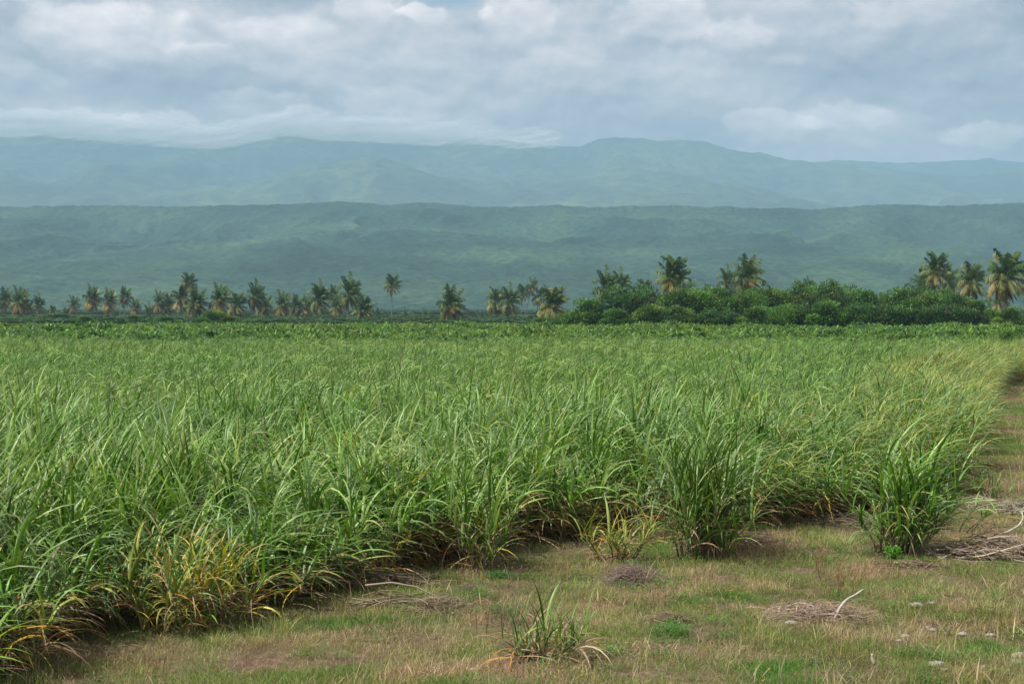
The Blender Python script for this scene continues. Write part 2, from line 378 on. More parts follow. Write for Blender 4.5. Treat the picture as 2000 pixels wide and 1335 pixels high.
# ------------------------------------------------------------------ sugar cane
G1 = np.array([0.045, 0.13, 0.009]); G2 = np.array([0.125, 0.28, 0.02]); G3 = np.array([0.31, 0.43, 0.11])
YL = np.array([0.50, 0.42, 0.04]); OR = np.array([0.55, 0.27, 0.04]); TAN = np.array([0.40, 0.29, 0.17]); BRN = np.array([0.17, 0.10, 0.06])
def pick(cols, w, n, jit=0.18):
    cols = np.array(cols); i = rng.choice(len(cols), n, p=np.array(w) / sum(w))
    j = rng.choice(len(cols), n, p=np.array(w) / sum(w)); t = rng.random((n, 1)) * 0.4
    return (cols[i] * (1 - t) + cols[j] * t) * (1 + rng.normal(0, jit, (n, 1))).clip(0.5, 1.6)
def cane(nst, rad, H, wind, lean=(0, 0), pal=((G1, G2, G3), (4, 4, 2)), dry=0.5, leafL=1.15, nl=8, wfac=1.0, spread=0.22, erect=1.0, yel=0.0, low=2, bendf=1.0):
    """returns three Geo: leaves, dry leaves, stems"""
    gl, gd, gs = Geo(), Geo(), Geo()
    a = rng.random(nst) * 2 * np.pi; r = rad * np.sqrt(rng.random(nst))
    for k in range(nst):
        bx, by = r[k] * np.cos(a[k]), r[k] * np.sin(a[k])
        h = H * rng.uniform(0.78, 1.05); sh = h * rng.uniform(0.42, 0.58)
        tx = bx * (spread / max(rad, .1)) * 1.5 + rng.normal(0, 0.09) * h + lean[0] * h; ty = by * (spread / max(rad, .1)) * 1.5 + rng.normal(0, 0.09) * h + lean[1] * h
        t = np.linspace(0, 1, 6)[:, None]
        sp = np.array([bx, by, -0.03]) + np.array([tx, ty, 0]) * t ** 1.4 + np.array([0, 0, sh]) * t
        sc_ = np.array([0.20, 0.13, 0.10]) * (1 - t) + np.array([0.10, 0.17, 0.05]) * t
        tube(gs, sp, np.linspace(0.016, 0.009, 6) * (0.7 + 0.3 * wfac), sc_ * rng.uniform(0.7, 1.2), 5)
        n = nl; u = np.sort(rng.random(n)) ** 0.8
        P = sp[-1] * 1.0 + (sp[low] - sp[-1]) * (1 - u)[:, None] * 0.9
        az = np.cumsum(np.full(n, 2.6)) + rng.normal(0, 0.6, n) + rng.random() * 6
        th = (0.22 + 0.75 * (1 - u) + rng.normal(0, 0.2, n)).clip(0.04, 1.5) * erect
        L = leafL * (h / 2.1) * rng.uniform(0.75, 1.15, n) * (0.75 + 0.25 * u)
        bend = rng.uniform(1.0, 3.0, n) * (1.2 - 0.35 * u) * bendf
        W = rng.uniform(0.024, 0.042, n) * wfac
        C = pick(pal[0], pal[1], n)
        brown = (rng.random(n) < 0.35) * rng.random(n)
        ribbons(gl, P, az, th, L, W, bend, C, 7, wind, 0.22, 0.5, (brown, TAN))
        nd_ = rng.poisson(dry * 6)
        if nd_:
            P = sp[0] + (sp[-1] - sp[0]) * rng.uniform(0.1, 0.75, (nd_, 1))
            C = pick((TAN, BRN, OR, YL), (5, 3, 1.2, 0.4 + yel), nd_)
            ribbons(gd, P, rng.random(nd_) * 6.28, rng.uniform(0.5, 1.6, nd_), rng.uniform(0.4, 0.95, nd_), rng.uniform(0.012, 0.028, nd_), rng.uniform(0.6, 1.9, nd_), C, 6, (wind[0] * .6, wind[1] * .6), 0.3, 1.2)
    return gl, gd, gs
def cane_variant(name, **kw):
    l, d, s = cane(**kw)
    V, Q, C, mi, n = [], [], [], [], 0
    for k, g in enumerate((l, d, s)):
        if g.n == 0: continue
        V += g.V; C += g.C; q = np.concatenate(g.Q) + n; Q.append(q); mi.append(np.full(len(q), k)); n += g.n
    return mesh(name, np.concatenate(V), np.concatenate(Q), np.concatenate(C), [M_cane, M_dry, M_stem], midx=np.concatenate(mi))
W0 = (0.55, 0.05)
vars_c = []
for k in range(9):      # 0..8 inside of the field, far: fine
    up = k in (2, 6)
    vars_c.append(cane_variant('cane', nst=14, rad=0.52, H=rng.uniform(1.9, 2.2), wind=(rng.uniform(0.7, 1.6) * (.5 if up else 1), rng.normal(0, .3)), lean=(rng.uniform(0.08, .32), rng.normal(0, .1)), dry=0.12, nl=11, leafL=rng.uniform(.8, 1.05), erect=1.0 if up else 1.35, bendf=.5 if up else rng.uniform(.9, 1.3), wfac=1.0 if up else rng.uniform(.7, 1.0),
                 pal=((G1, G2, G3), [(5, 3, .7), (3, 4, 2), (2, 4, 4)][k % 3])))
for k in range(3):      # 9..11 front edge with dead lower leaves
    vars_c.append(cane_variant('cane', nst=10, rad=0.38, H=2.15, wind=(0.4, -0.1), lean=(0.04, -0.03), dry=2.2, nl=12, low=1, leafL=1.25, wfac=1.2, erect=.8, bendf=.85, pal=((G1, G2, G3, YL), (4, 4, 2, .35))))
for k in range(3):      # 12..14 yellowing, wind-blown side edge
    vars_c.append(cane_variant('cane', nst=13, rad=0.42, H=2.5, wind=(0.9, 0.0), lean=(0.2, -0.05), dry=1.4, nl=11, wfac=0.85, pal=((G1, G2, np.array([0.25, 0.30, 0.07]), YL, TAN), (4, 4.5, 2.6, 1.0, .7)), yel=1))
for k in range(10):     # 15..24 near: broad blades, clumpy
    up = k in (4, 8)
    vars_c.append(cane_variant('cane', nst=9, rad=0.36, H=rng.uniform(1.95, 2.35), wind=(rng.uniform(0.1, .7) * (.4 if up else 1), rng.normal(0, .3)), lean=(rng.uniform(-.05, .14), rng.normal(0, .1)), dry=0.25, nl=13, low=1, leafL=rng.uniform(1.15, 1.45), bendf=.4 if up else rng.uniform(.7, 1.15), erect=.6 if up else rng.uniform(.8, 1.1), wfac=1.35 if up else rng.uniform(1.05, 1.45),
                 pal=((G1, G2, G3, YL), [(5, 3, .7, .05), (3, 4, 2, .15), (2, 4, 4, .2)][k % 3])))

for k in range(2):      # 25..26 orange and yellow clumps of the lower left edge
    vars_c.append(cane_variant('cane', nst=9, rad=0.36, H=1.8, wind=(0.25, -0.1), lean=(0.04, -0.03), dry=2.0, nl=11, low=0, leafL=1.15, wfac=1.1, erect=.7, bendf=.75, yel=2, pal=((G1, G2, YL, OR, TAN), (4, 4, 1.6, .7, 1.2))))

edge_px = [(-420, 1500), (-150, 1370), (0, 1300), (110, 1238), (190, 1208), (370, 1190), (500, 1185), (600, 1160), (700, 1135), (800, 1115), (930, 1085), (1080, 1060), (1200, 1030), (1300, 1020), (1420, 1050), (1520, 1030), (1600, 1012), (1700, 1005), (1790, 975), (1850, 920), (1866, 855), (1885, 800), (1925, 765), (1985, 742), (2100, 720), (2400, 693)]
edge = np.array([ground_at(*p) for p in edge_px])
poly = np.vstack([edge, [[80, 108], [50, 112], [-75, 112], [-75, 60], [-30, 10]]])
def inpoly(x, y, poly):
    c = np.zeros(len(x), bool); j = len(poly) - 1
    for i in range(len(poly)):
        xi, yi = poly[i]; xj, yj = poly[j]
        c ^= ((yi > y) != (yj > y)) & (x < (xj - xi) * (y - yi) / (yj - yi + 1e-12) + xi); j = i
    return c
def distseg(x, y, line):
    d = np.full(len(x), 1e9); arg = np.zeros(len(x), int)
    for i in range(len(line) - 1):
        a, b = line[i], line[i + 1]; ab = b - a
        t = (((x - a[0]) * ab[0] + (y - a[1]) * ab[1]) / (ab @ ab)).clip(0, 1)
        q = np.hypot(x - a[0] - t * ab[0], y - a[1] - t * ab[1]); k = q < d; d[k] = q[k]; arg[k] = i
    return d, arg
P = []
for y0, y1, st in ((10, 32, 0.70), (32, 60, 0.72), (60, 113, 0.85)):
    gx, gy = np.meshgrid(np.arange(-76, 82, st), np.arange(y0, y1, st))
    P.append(np.stack([gx.ravel(), gy.ravel()], 1) + rng.uniform(-.5, .5, (gx.size, 2)) * st * 0.9)
P = np.concatenate(P)
P = P[inpoly(P[:, 0], P[:, 1], poly) & (abs(P[:, 0]) < 0.36 * P[:, 1] * 1.3 + 4)]
de, seg = distseg(P[:, 0], P[:, 1], edge)
vi = rng.integers(0, 9, len(P)); nr = P[:, 1] + rng.normal(0, 5, len(P)) < 29; vi[nr] = rng.integers(15, 25, nr.sum())
fr = (de < 1.1) & (seg < 17); vi[fr] = rng.integers(9, 12, fr.sum())
sd = (de < 2.6 + rng.normal(0, .8, len(P))) & (seg >= 17); vi[sd] = rng.integers(12, 15, sd.sum())
sd2 = (de < 1.8) & (seg >= 13) & (seg < 17) & (rng.random(len(P)) < .6); vi[sd2] = rng.integers(12, 15, sd2.sum())
hs = 0.74 + 0.53 * fbm(P[:, 0] * 0.3, P[:, 1] * 0.3, 31, 3) + rng.normal(0, 1, len(P)) * np.where(P[:, 1] < 45, .09, .045)
ye = (de < .8) & (P[:, 0] > -6.0) & (P[:, 0] < -3.2) & (rng.random(len(P)) < .4); vi[ye] = rng.integers(25, 27, ye.sum())
hs *= 0.80 + 0.2 * sm(0.0, 1.6, de)
n = len(P)
scl = np.stack([np.full(n, 1.0), np.full(n, 1.0), hs], 1)
flip = rng.choice([1, 1], n)
rot = np.stack([rng.normal(0, 0.04, n), rng.normal(0, 0.06, n), rng.normal(0, 1, n) * np.where(P[:, 1] < 42, 1.0, .5)], 1)
scatter('sugar_cane_field', np.column_stack([P, gh(P[:, 0], P[:, 1])]), rot, scl, vi, vars_c,
        'dense field of tall green sugar cane bending in the wind across the plain', 'sugar cane')
print('CANE', n)

def clump(name, px, py, label, group=None, **kw):
    g0 = ground_at(px, py); z = float(gh(g0[0], g0[1]))
    t = empty(name, (g0[0], g0[1], z), label, 'sugar cane', group)
    l, d, s = cane(**kw)
    obj('leaves', l.build('leaves', M_cane), t)
    if d.n: obj('dry_leaves', d.build('dry_leaves', M_dry), t)
    obj('stems', s.build('stems', M_stem), t)
    return t
GR = 'cane clumps standing out along the front edge of the field'
clump('cane_clump', 1372, 1088, 'tall fresh green cane clump standing forward, dark straw swept out to its right', GR, nst=42, rad=0.42, H=2.3, wind=(0.3, 0), lean=(0.02, 0), dry=0.35, nl=10, leafL=1.35, erect=0.6, low=0, bendf=.6)
clump('cane_clump', 1752, 1082, 'isolated dark green cane clump on the right with bright leafy weed at its foot', GR, nst=32, rad=0.34, H=2.25, wind=(0.45, 0), lean=(0.12, 0), dry=0.3, nl=9, leafL=1.35, wfac=1.25, erect=0.7, low=0, bendf=.7)
clump('cane_clump', 945, 1112, 'upright spiky cane clump at mid edge with pale dry leaves splayed around its base', GR, nst=15, rad=0.26, H=1.95, wind=(0.25, -.05), lean=(0.05, 0), dry=0.5, nl=8, leafL=1.35, pal=((G1, G2, G3, YL, OR), (6, 4, 1, .5, .25)), erect=0.55, yel=1, low=0, bendf=.5)
clump('cane_clump', 345, 1216, 'yellowing orange-tinged cane clump at the lower left edge of the field', GR, nst=22, rad=0.5, H=1.6, wind=(0.2, -.15), lean=(0.0, 0), dry=1.0, nl=8, leafL=1.25, low=0, erect=.75, bendf=.7, pal=((G1, G2, YL, OR, TAN), (3, 3, 1.8, 1.1, 1.2)), yel=2)
clump('cane_clump', 440, 1216, 'sparse golden-leaved cane clump just right of the most orange clump', GR, nst=12, rad=0.35, H=1.45, wind=(0.3, -.15), lean=(0.05, 0), dry=1.3, nl=8, leafL=1.2, low=0, erect=.7, bendf=.6, pal=((G2, YL, OR, TAN), (3, 2.5, 1.6, 1.2)), yel=2)
clump('cane_clump', 1205, 1092, 'small pale yellow-green cane clump low in the gap of the field edge', GR, nst=10, rad=0.3, H=0.9, wind=(0.15, -.1), lean=(0.0, 0), dry=0.8, nl=7, leafL=1.9, erect=.7, low=0, bendf=.6, pal=((G2, np.array([.3, .36, .09]), YL), (3, 4, 1)), wfac=0.9, yel=1)
clump('cane_clump', 1225, 1045, 'loose cane clump with thin arching leaves right behind the small pale clump', GR, nst=9, rad=0.3, H=1.55, wind=(0.2, -.1), lean=(0.0, 0), dry=0.7, nl=7, leafL=1.1)
clump('cane_clump', 20, 1300, 'cane clump cut by the lower left corner with long tan leaves trailing on the grass', GR, nst=14, rad=0.4, H=1.7, wind=(0.4, -.3), lean=(0.06, -.05), dry=1.3, nl=7, leafL=1.2, pal=((G1, G2, YL, TAN), (3, 3, 1, 1)), yel=1)
clump('cane_clump', 700, 1128, 'broad dark green cane clump above the brown straw heap left of the spiky clump', GR, nst=16, rad=0.45, H=2.15, wind=(0.5, -.1), lean=(0.05, 0), dry=0.9, nl=8, wfac=1.15)
clump('cane_clump', 1535, 1010, 'wind-swept yellowish cane clump between the two big forward clumps', GR, nst=18, rad=0.45, H=1.75, wind=(0.9, -.15), lean=(0.1, 0), dry=1.2, nl=8, wfac=0.7, pal=((G1, G2, np.array([0.25, 0.28, 0.07]), OR), (2, 4, 3, 1)), yel=1)
clump('cane_clump', 1850, 1035, 'low leaning cane clump right of the isolated dark green clump', GR, nst=12, rad=0.45, H=0.95, wind=(0.4, -.1), lean=(0.1, 0), dry=0.4, nl=6, leafL=0.8)
clump('cane_sprout', 1062, 1282, 'small young cane tuft alone on the dry grass in the foreground', nst=18, rad=0.2, H=0.66, wind=(0.1, -.03), lean=(0.04, 0), dry=0.5, nl=4, leafL=2.1, wfac=0.75, erect=0.6, low=0, bendf=.3, pal=((G1, G2, G3), (4, 2, 1)))
clump('cane_sprout', 1942, 975, 'small green cane sprout on the path at the right edge', nst=9, rad=0.2, H=0.6, wind=(0.1, -.05), lean=(0.02, 0), dry=0.3, nl=4, leafL=2.0, wfac=0.8, erect=0.6, low=0, bendf=.3)

# ------------------------------------------------------------------ verge grass
def tuft(nb, rad, hmin, hmax, cols, w, wid=0.005, bend=1.0, th=0.5, flat=0):
    g = Geo(); a = rng.random(nb) * 6.28; r = rad * np.sqrt(rng.random(nb))
    P = np.stack([r * np.cos(a), r * np.sin(a), np.full(nb, -0.01)], 1)
    C = pick(cols, w, nb, 0.22)
    ribbons(g, P, rng.random(nb) * 6.28, abs(rng.normal(0, th * 1.5, nb)), rng.uniform(hmin, hmax, nb), rng.uniform(0.6, 1.3, nb) * wid, rng.uniform(0.2, 1.4, nb) * bend, C, 3, (0.25, 0), 0.2, 0.8, two=False)
    return g.build('tuft', M_grass)
gg = np.array([0.12, 0.20, 0.04]); go_ = np.array([0.22, 0.25, 0.07]); gb = np.array([0.10, 0.23, 0.035]); gd = np.array([0.46, 0.38, 0.24]); gr_ = np.array([0.24, 0.15, 0.10]); gy = np.array([0.34, 0.33, 0.12]); gt = np.array([0.34, 0.26, 0.18])
vars_g = []
for k in range(3): vars_g.append(tuft(110, 0.28, 0.06, 0.17, (gg, go_, gd), (5, 3, 1.2)))                 # 0-2 green
for k in range(3): vars_g.append(tuft(110, 0.28, 0.06, 0.20, (go_, gy, gd, gr_, gg), (5, 3, 1.6, .6, 3.5)))     # 3-5 olive
for k in range(3): vars_g.append(tuft(110, 0.28, 0.05, 0.20, (gd, gt, gr_, gy), (4, 3, 2, 1)))             # 6-8 dry
for k in range(2): vars_g.append(tuft(110, 0.26, 0.03, 0.11, (gr_, gt, gd), (4, 3, 1), th=0.9))           # 9-10 red brown litter
for k in range(2): vars_g.append(tuft(170, 0.26, 0.05, 0.14, (gb, gg), (4, 2), th=0.5))                   # 11-12 vivid green
for k in range(2): vars_g.append(tuft(22, 0.22, 0.25, 0.5, (gd, gy, gt), (4, 2, 1), wid=0.004, bend=.6, th=.25))  # 13-14 tall dry stalks
for k in range(2): vars_g.append(tuft(60, 0.12, 0.2, 0.42, (gy, go_, gd), (4, 3, 3), wid=0.005, bend=1.0, th=.45))  # 15-16 tall olive tussock

for k in range(2):                                                                                       # 17-18 fallen straw-coloured leaves
    vars_g.append(tuft(16, 0.3, 0.12, 0.4, (gd, gt, gr_), (4, 3, 1), wid=0.013, bend=.5, th=1.1))
for k in range(2):                                                                                       # 19-20 small broad-leaf weeds
    g = Geo(); nb = 120; a = rng.random(nb) * 6.28; r = .2 * np.sqrt(rng.random(nb))
    ribbons(g, np.stack([r * np.cos(a), r * np.sin(a), rng.uniform(0, .12, nb)], 1), a + rng.normal(0, .5, nb), rng.uniform(.6, 1.5, nb), rng.uniform(.02, .05, nb), rng.uniform(.012, .025, nb), rng.uniform(0, .8, nb), pick((gb, gg, np.array([.05, .13, .04])), (3, 3, 2), nb), 2, two=False)
    vars_g.append(g.build('tuft', M_grass))

for k in range(2):                                                                                       # 21-22 dark dead twigs and stems
    vars_g.append(tuft(40, 0.26, 0.08, 0.28, ((.1, .07, .05), (.2, .15, .12), (.3, .24, .2)), (4, 3, 2), wid=0.006, bend=.8, th=.9))

def patches(x, y):
    """masks of vivid green / dry / bare around the foreground"""
    def blob(lst):
        m = np.zeros(len(x))
        for (px, py, rx, rd) in lst:
            c = ground_at(px, py); m = np.maximum(m, np.exp(-(((x - c[0]) / rx) ** 2 + ((y - c[1]) / rd) ** 2)))
        return m
    vivid = blob([(700, 1215, .75, .45), (620, 1212, .4, .3), (1570, 1288, .55, .35), (1500, 1322, .8, .3), (1490, 1300, .5, .3), (1300, 1245, .5, .4), (1780, 1095, .4, .4), (1150, 1130, .5, .3), (1000, 1125, .7, .3), (1960, 1255, .6, .4), (1250, 1070, .8, .8), (1930, 860, 1, 3), (1960, 800, 1.5, 4), (690, 1300, .5, .3), (280, 1225, .4, .4), (1400, 1170, .8, .5)])
    dry = blob([(560, 1265, 1.1, .6), (760, 1255, 1.0, .35), (860, 1290, .5, .4), (1620, 1215, 1.0, .5), (1800, 1230, 1.2, .6), (1330, 1215, .5, .3), (1130, 1290, .8, .3), (300, 1270, .9, .5), (1900, 1180, .9, .7), (180, 1270, .6, .4), (1440, 1270, .9, .5), (1970, 950, 2, 3), (1990, 1050, 1.5, 2), (1500, 1210, .6, .4), (1100, 1300, .7, .3), (1950, 840, 1, 2), (860, 1200, .5, .3), (1350, 1120, .6, .4), (1480, 1150, .5, .4)])
    return vivid, dry
P = []
for y0, y1, st in ((13, 20, 0.15), (20, 30, 0.19), (30, 55, 0.30), (55, 112, 0.5)):
    gx, gy_ = np.meshgrid(np.arange(-12, 44, st), np.arange(y0, y1, st))
    P.append(np.stack([gx.ravel(), gy_.ravel()], 1) + rng.uniform(-.5, .5, (gx.size, 2)) * st)
P = np.concatenate(P)
ins = inpoly(P[:, 0], P[:, 1], poly); de, seg = distseg(P[:, 0], P[:, 1], edge)
P = P[(~ins | (de < 0.7)) & (abs(P[:, 0]) < 0.36 * P[:, 1] * 1.2 + 1.5)]
viv, dry = patches(P[:, 0], P[:, 1])
a = fbm(P[:, 0] * 0.9, P[:, 1] * 0.7, 61, 4) + .055 + rng.normal(0, .07, len(P)); b = fbm(P[:, 0] * 1.7 + 9, P[:, 1] * 1.3, 71, 4)
n = len(P); vi = rng.integers(3, 6, n)
k = a > 0.53; vi[k] = rng.integers(0, 3, k.sum())
k = a < 0.45; vi[k] = rng.integers(6, 9, k.sum())
k = (b > 0.60); vi[k] = rng.integers(9, 11, k.sum())
k = dry + rng.normal(0, .12, n) > 0.5; vi[k] = rng.choice([6, 7, 8, 9, 10], k.sum())
k = viv + rng.normal(0, .1, n) > 0.55; vi[k] = rng.integers(11, 13, k.sum())
u = rng.random(n)
k = (u < 0.02) & (viv < .4); vi[k] = rng.integers(13, 15, k.sum())
k = (u > 0.985); vi[k] = rng.integers(15, 17, k.sum())
k = (u > .03) & (u < .075); vi[k] = rng.integers(17, 19, k.sum())
k = (u > .3) & (u < .3 + .16 * (b > .52)); vi[k] = rng.integers(21, 23, k.sum())
k = (u > .1) & (u < .1 + .12 * (fbm(P[:, 0] * .8, P[:, 1] * .8, 99, 3) > .5)); vi[k] = rng.integers(19, 21, k.sum())
thin = fbm(P[:, 0] * 1.3, P[:, 1] * 1.3, 88, 4)
keep = (thin + rng.normal(0, .04, n) < 0.62) | (rng.random(n) < .3)
P = P[keep]; vi = vi[keep]; n = len(P)
s_ = rng.uniform(0.6, 1.1, n) * (0.75 + 0.5 * fbm(P[:, 0] * 0.6, P[:, 1] * 0.6, 5, 3)); s_ *= np.where(P[:, 1] > 30, 1.4, 1)
scatter('verge_grass', np.column_stack([P, gh(P[:, 0], P[:, 1])]), np.stack([0 * s_, 0 * s_, rng.random(n) * 6.28], 1), np.stack([s_, s_, s_ * rng.uniform(.7, 1.2, n)], 1), vi, vars_g,
        'rough green and dried brown grass on the verge in front of the cane', 'grass')
print('GRASS', n)

# ------------------------------------------------------------------ debris, stones, weeds
def heap(name, px, py, rx, ry, h, nst, label, cols, L=(0.3, 0.9), rad=(0.004, 0.012), az=None, cat='brush pile', azs=0.5, group='heaps of dead stalks lying on the verge', curve=0.06):
    c = ground_at(px, py); t = Geo()
    for k in range(nst):
        x, y = rng.normal(0, 0.4) * rx, rng.normal(0, 0.4) * ry
        zz = .65 * h * math.exp(-((x / rx) ** 2 + (y / ry) ** 2) * 2) * rng.uniform(0.1, 1)
        a_ = (rng.normal(az, azs) if az is not None else rng.random() * 6.28); l = rng.uniform(*L); e = rng.normal(0, 0.16)
        d = np.array([math.cos(a_), math.sin(a_), e]); q = np.linspace(-.5, .5, 5)[:, None]
        pts = np.array([x, y, zz + 0.03]) + d * q * l + rng.normal(0, curve * l, 3) * (1 - 4 * q * q)
        gz = gh(pts[:, 0] + c[0], pts[:, 1] + c[1]) - gh(c[0], c[1])
        pts[:, 2] = np.maximum(pts[:, 2], gz + 0.01)
        r0 = rng.uniform(*rad)
        tube(t, pts, np.linspace(r0, r0 * 0.5, 5), np.array(cols[rng.integers(len(cols))]) * rng.uniform(0.6, 1.3), 5)
    o = obj(name, t.build(name, M_bark), None, (c[0], c[1], float(gh(c[0], c[1]))))
    tag(o, label, cat, group); return o
GY = (0.27, 0.22, 0.185); GB = (0.18, 0.13, 0.10); TN = (0.34, 0.25, 0.17); DK = (0.10, 0.07, 0.05)
heap('brush_pile', 850, 1192, 0.62, 0.5, 0.22, 330, 'brown tangle of dead twigs lying between the cane edge and the lone young tuft', [GY, GB, DK, TN], (0.1, 0.4), (0.0015, 0.005), az=-0.3, azs=1.3, curve=.14)
heap('dead_branch', 775, 1184, 0.6, 0.14, 0.12, 26, 'long grey dead branches reaching left out of the brown twig tangle', [GY, GB], (0.6, 1.3), (0.006, 0.014), az=0.05, azs=0.12)
heap('dead_weed', 1235, 1133, 0.5, 0.5, 0.32, 480, 'rounded grey-brown dead weed bush below the gap in the cane edge', [GB, GY, (0.26, .19, .17)], (0.1, 0.45), (0.0015, 0.005), cat='dead bush', curve=0.15)
heap('straw_heap', 1600, 1200, 0.75, 0.4, 0.2, 420, 'pale flattened straw heap with the bent grey stick in it', [TN, GY, GB, (0.5, .4, .32)], (0.2, 0.7), (0.002, 0.006), az=-0.35, azs=0.9, curve=.14)
heap('stalk_pile', 1950, 1088, 0.75, 0.6, 0.3, 230, 'pile of thick grey cut cane stalks at the right edge of the photo', [GY, TN, (0.45, .38, .33), GB], (0.3, 1.1), (0.004, 0.014), az=-0.55, azs=0.8, curve=.09)
heap('stalk_pile', 1978, 1005, 1.0, 0.8, 0.25, 180, 'smaller weathered stalk pile farther up the path at the right edge', [GY, GB, (0.42, .36, .32)], (0.3, 1.2), (0.004, 0.012), az=-0.7, azs=0.8, curve=.09)
heap('straw_heap', 1440, 1062, 0.6, 0.7, 0.3, 220, 'dark matted straw sliding out right of the tall forward clump', [DK, GB, GB, TN], (0.5, 1.2), (0.003, 0.008), az=-0.7, azs=0.25)
heap('straw_heap', 1640, 1020, 1.1, 0.8, 0.2, 420, 'wide litter of dead cane leaves behind and left of the isolated clump', [DK, DK, GB, GB, GY], (0.3, 0.9), (0.002, 0.006), az=-0.6, azs=0.4)
heap('straw_heap', 730, 1142, 0.8, 0.35, 0.3, 220, 'dark brown straw heap at the shaded foot of the field edge', [DK, GB, TN], (0.4, 1.0), (0.003, 0.008), az=-0.2, azs=0.6)
heap('straw_heap', 1310, 1214, 0.32, 0.22, 0.1, 150, 'small grey straw mound right of the lone young tuft', [GY, TN, GB], (0.1, 0.4), (0.002, 0.005))
heap('straw_heap', 915, 1152, 0.2, 0.18, 0.14, 130, 'tiny grey straw mound above the brown twig tangle', [GY, GB], (0.08, 0.25), (0.0015, 0.004))
heap('twig_litter', 1780, 1105, 0.6, 0.3, 0.06, 90, 'brown litter of twigs and clods in front of the isolated clump', [DK, GB, TN], (0.1, 0.5), (0.003, 0.009))
# bent stick
def stick(pts, r0, r1, label, colr=(0.42, 0.39, 0.35)):
    pts = np.array(pts); g = Geo(); c = pts[0].copy(); m_ = len(pts)
    tt = np.linspace(0, m_ - 1, 22); sp = np.stack([np.interp(tt, range(m_), pts[:, k]) for k in range(3)], 1)
    for _ in range(3): sp[1:-1] = (sp[:-2] + sp[1:-1] * 2 + sp[2:]) / 4
    cs = np.array(colr) * rng.uniform(.75, 1.15, (22, 1))
    tube(g, sp - c, np.linspace(r0, r1, 22), cs, 6, 0.06)
    o = obj('stick', g.build('stick', M_bark), None, c); tag(o, label, 'stick'); return o
b = ground_at(1632, 1208)
def on(px, py, d=0.0): return at(px, py, b[1] + d)
stick([on(1630, 1210), on(1636, 1194), on(1644, 1180), on(1656, 1168, .1), on(1672, 1160, .15), on(1686, 1150, .2)], 0.022, 0.011, 'bent pale grey stick poking up from the flattened straw heap')
b = ground_at(1704, 1292)
stick([on(1707, 1294), on(1704, 1286), on(1703, 1276)], 0.022, 0.013, 'short weathered wood stub standing in the grass at lower right', (0.45, .38, .34))
b = ground_at(1950, 1045)
stick([on(1950, 1046), on(1972, 1036), on(1990, 1026, .1), on(1999, 1012, .2), on(1996, 1000, .3)], 0.02, 0.015, 'curved grey branch lying below the smaller stalk pile')
# stones
def stone(px, py, r, label, shade=0.5, flat=0.6):
    c = ground_at(px, py); nu, nv = 12, 8
    g = Geo(); sd = int(rng.integers(999))
    u = np.linspace(0, 2 * np.pi, nu, endpoint=False); v = np.linspace(0.02, np.pi - 0.02, nv)
    U, Vv = np.meshgrid(u, v); d = np.stack([np.sin(Vv) * np.cos(U), np.sin(Vv) * np.sin(U), np.cos(Vv)], -1)
    rr = r * (0.75 + 0.6 * fbm(d[..., 0] * 1.6 + 7 + d[..., 2], d[..., 1] * 1.6 + sd, sd, 3)); V_ = d * rr[..., None] * np.array([1.2, 0.9, flat])
    i = np.arange(nu * nv).reshape(nv, nu); j = np.roll(i, -1, 1)
    g.add(V_.reshape(-1, 3), np.stack([i[:-1], i[1:], j[1:], j[:-1]], -1).reshape(-1, 4), np.array([1, .93, .83]) * shade * (0.8 + 0.4 * rng.random((nu * nv, 1))))
    o = obj('stone', g.build('stone', M_bark, smooth=False), None, (c[0], c[1], float(gh(c[0], c[1])) + r * 0.3))
    tag(o, label, 'stone', 'pale limestone lumps scattered in the lower right grass')
ST = [(1793, 1184, .075, 'pale rounded stone on the bare patch above the lower right grass'), (1782, 1182, .05, 'small tan stone touching the left of the pale rounded stone'),
      (1820, 1180, .05, 'grey stone right of the pale rounded stone'), (1992, 1272, .085, 'whitest stone at the right edge of the photo'), (1985, 1284, .06, 'second white stone just below the whitest one at the right edge'),
      (1828, 1294, .075, 'cream stone low in the grass right of the wood stub'), (1846, 1301, .04, 'pebble-sized cream stone right of the low cream one'), (1822, 1228, .05, 'pinkish stone at the left of the pale rubble streak'),
      (1850, 1234, .045, 'small stone in the middle of the pale rubble streak'), (1880, 1236, .055, 'flat stone at the right end of the pale rubble streak'), (1936, 1236, .05, 'lone cream stone between rubble streak and right edge'),
      (1768, 1236, .05, 'cream stone at the left, apart from the rubble streak'), (1756, 1246, .035, 'tiny stone below the cream stone left of the rubble'), (1922, 1293, .045, 'thin flat stone near the bottom right'),
      (1812, 1222, .035, 'tiny pale stone leading the rubble streak'), (1545, 1215, .06, 'grey-white clod at the left end of the flattened straw heap'), (690, 1231, .03, 'tiny whitish stone below the vivid green grass patch'),
      (1868, 1265, .04, 'small pinkish stone below the rubble streak'), (925, 1307, .045, 'small reddish flat stone low in front left of the young tuft'), (1321, 1072, .05, 'grey stone at the foot of the field edge gap')]
for px, py, r, lb in ST: stone(px, py, r, lb, 0.25 if 'reddish' in lb or 'grey' in lb else 0.27, 0.45)
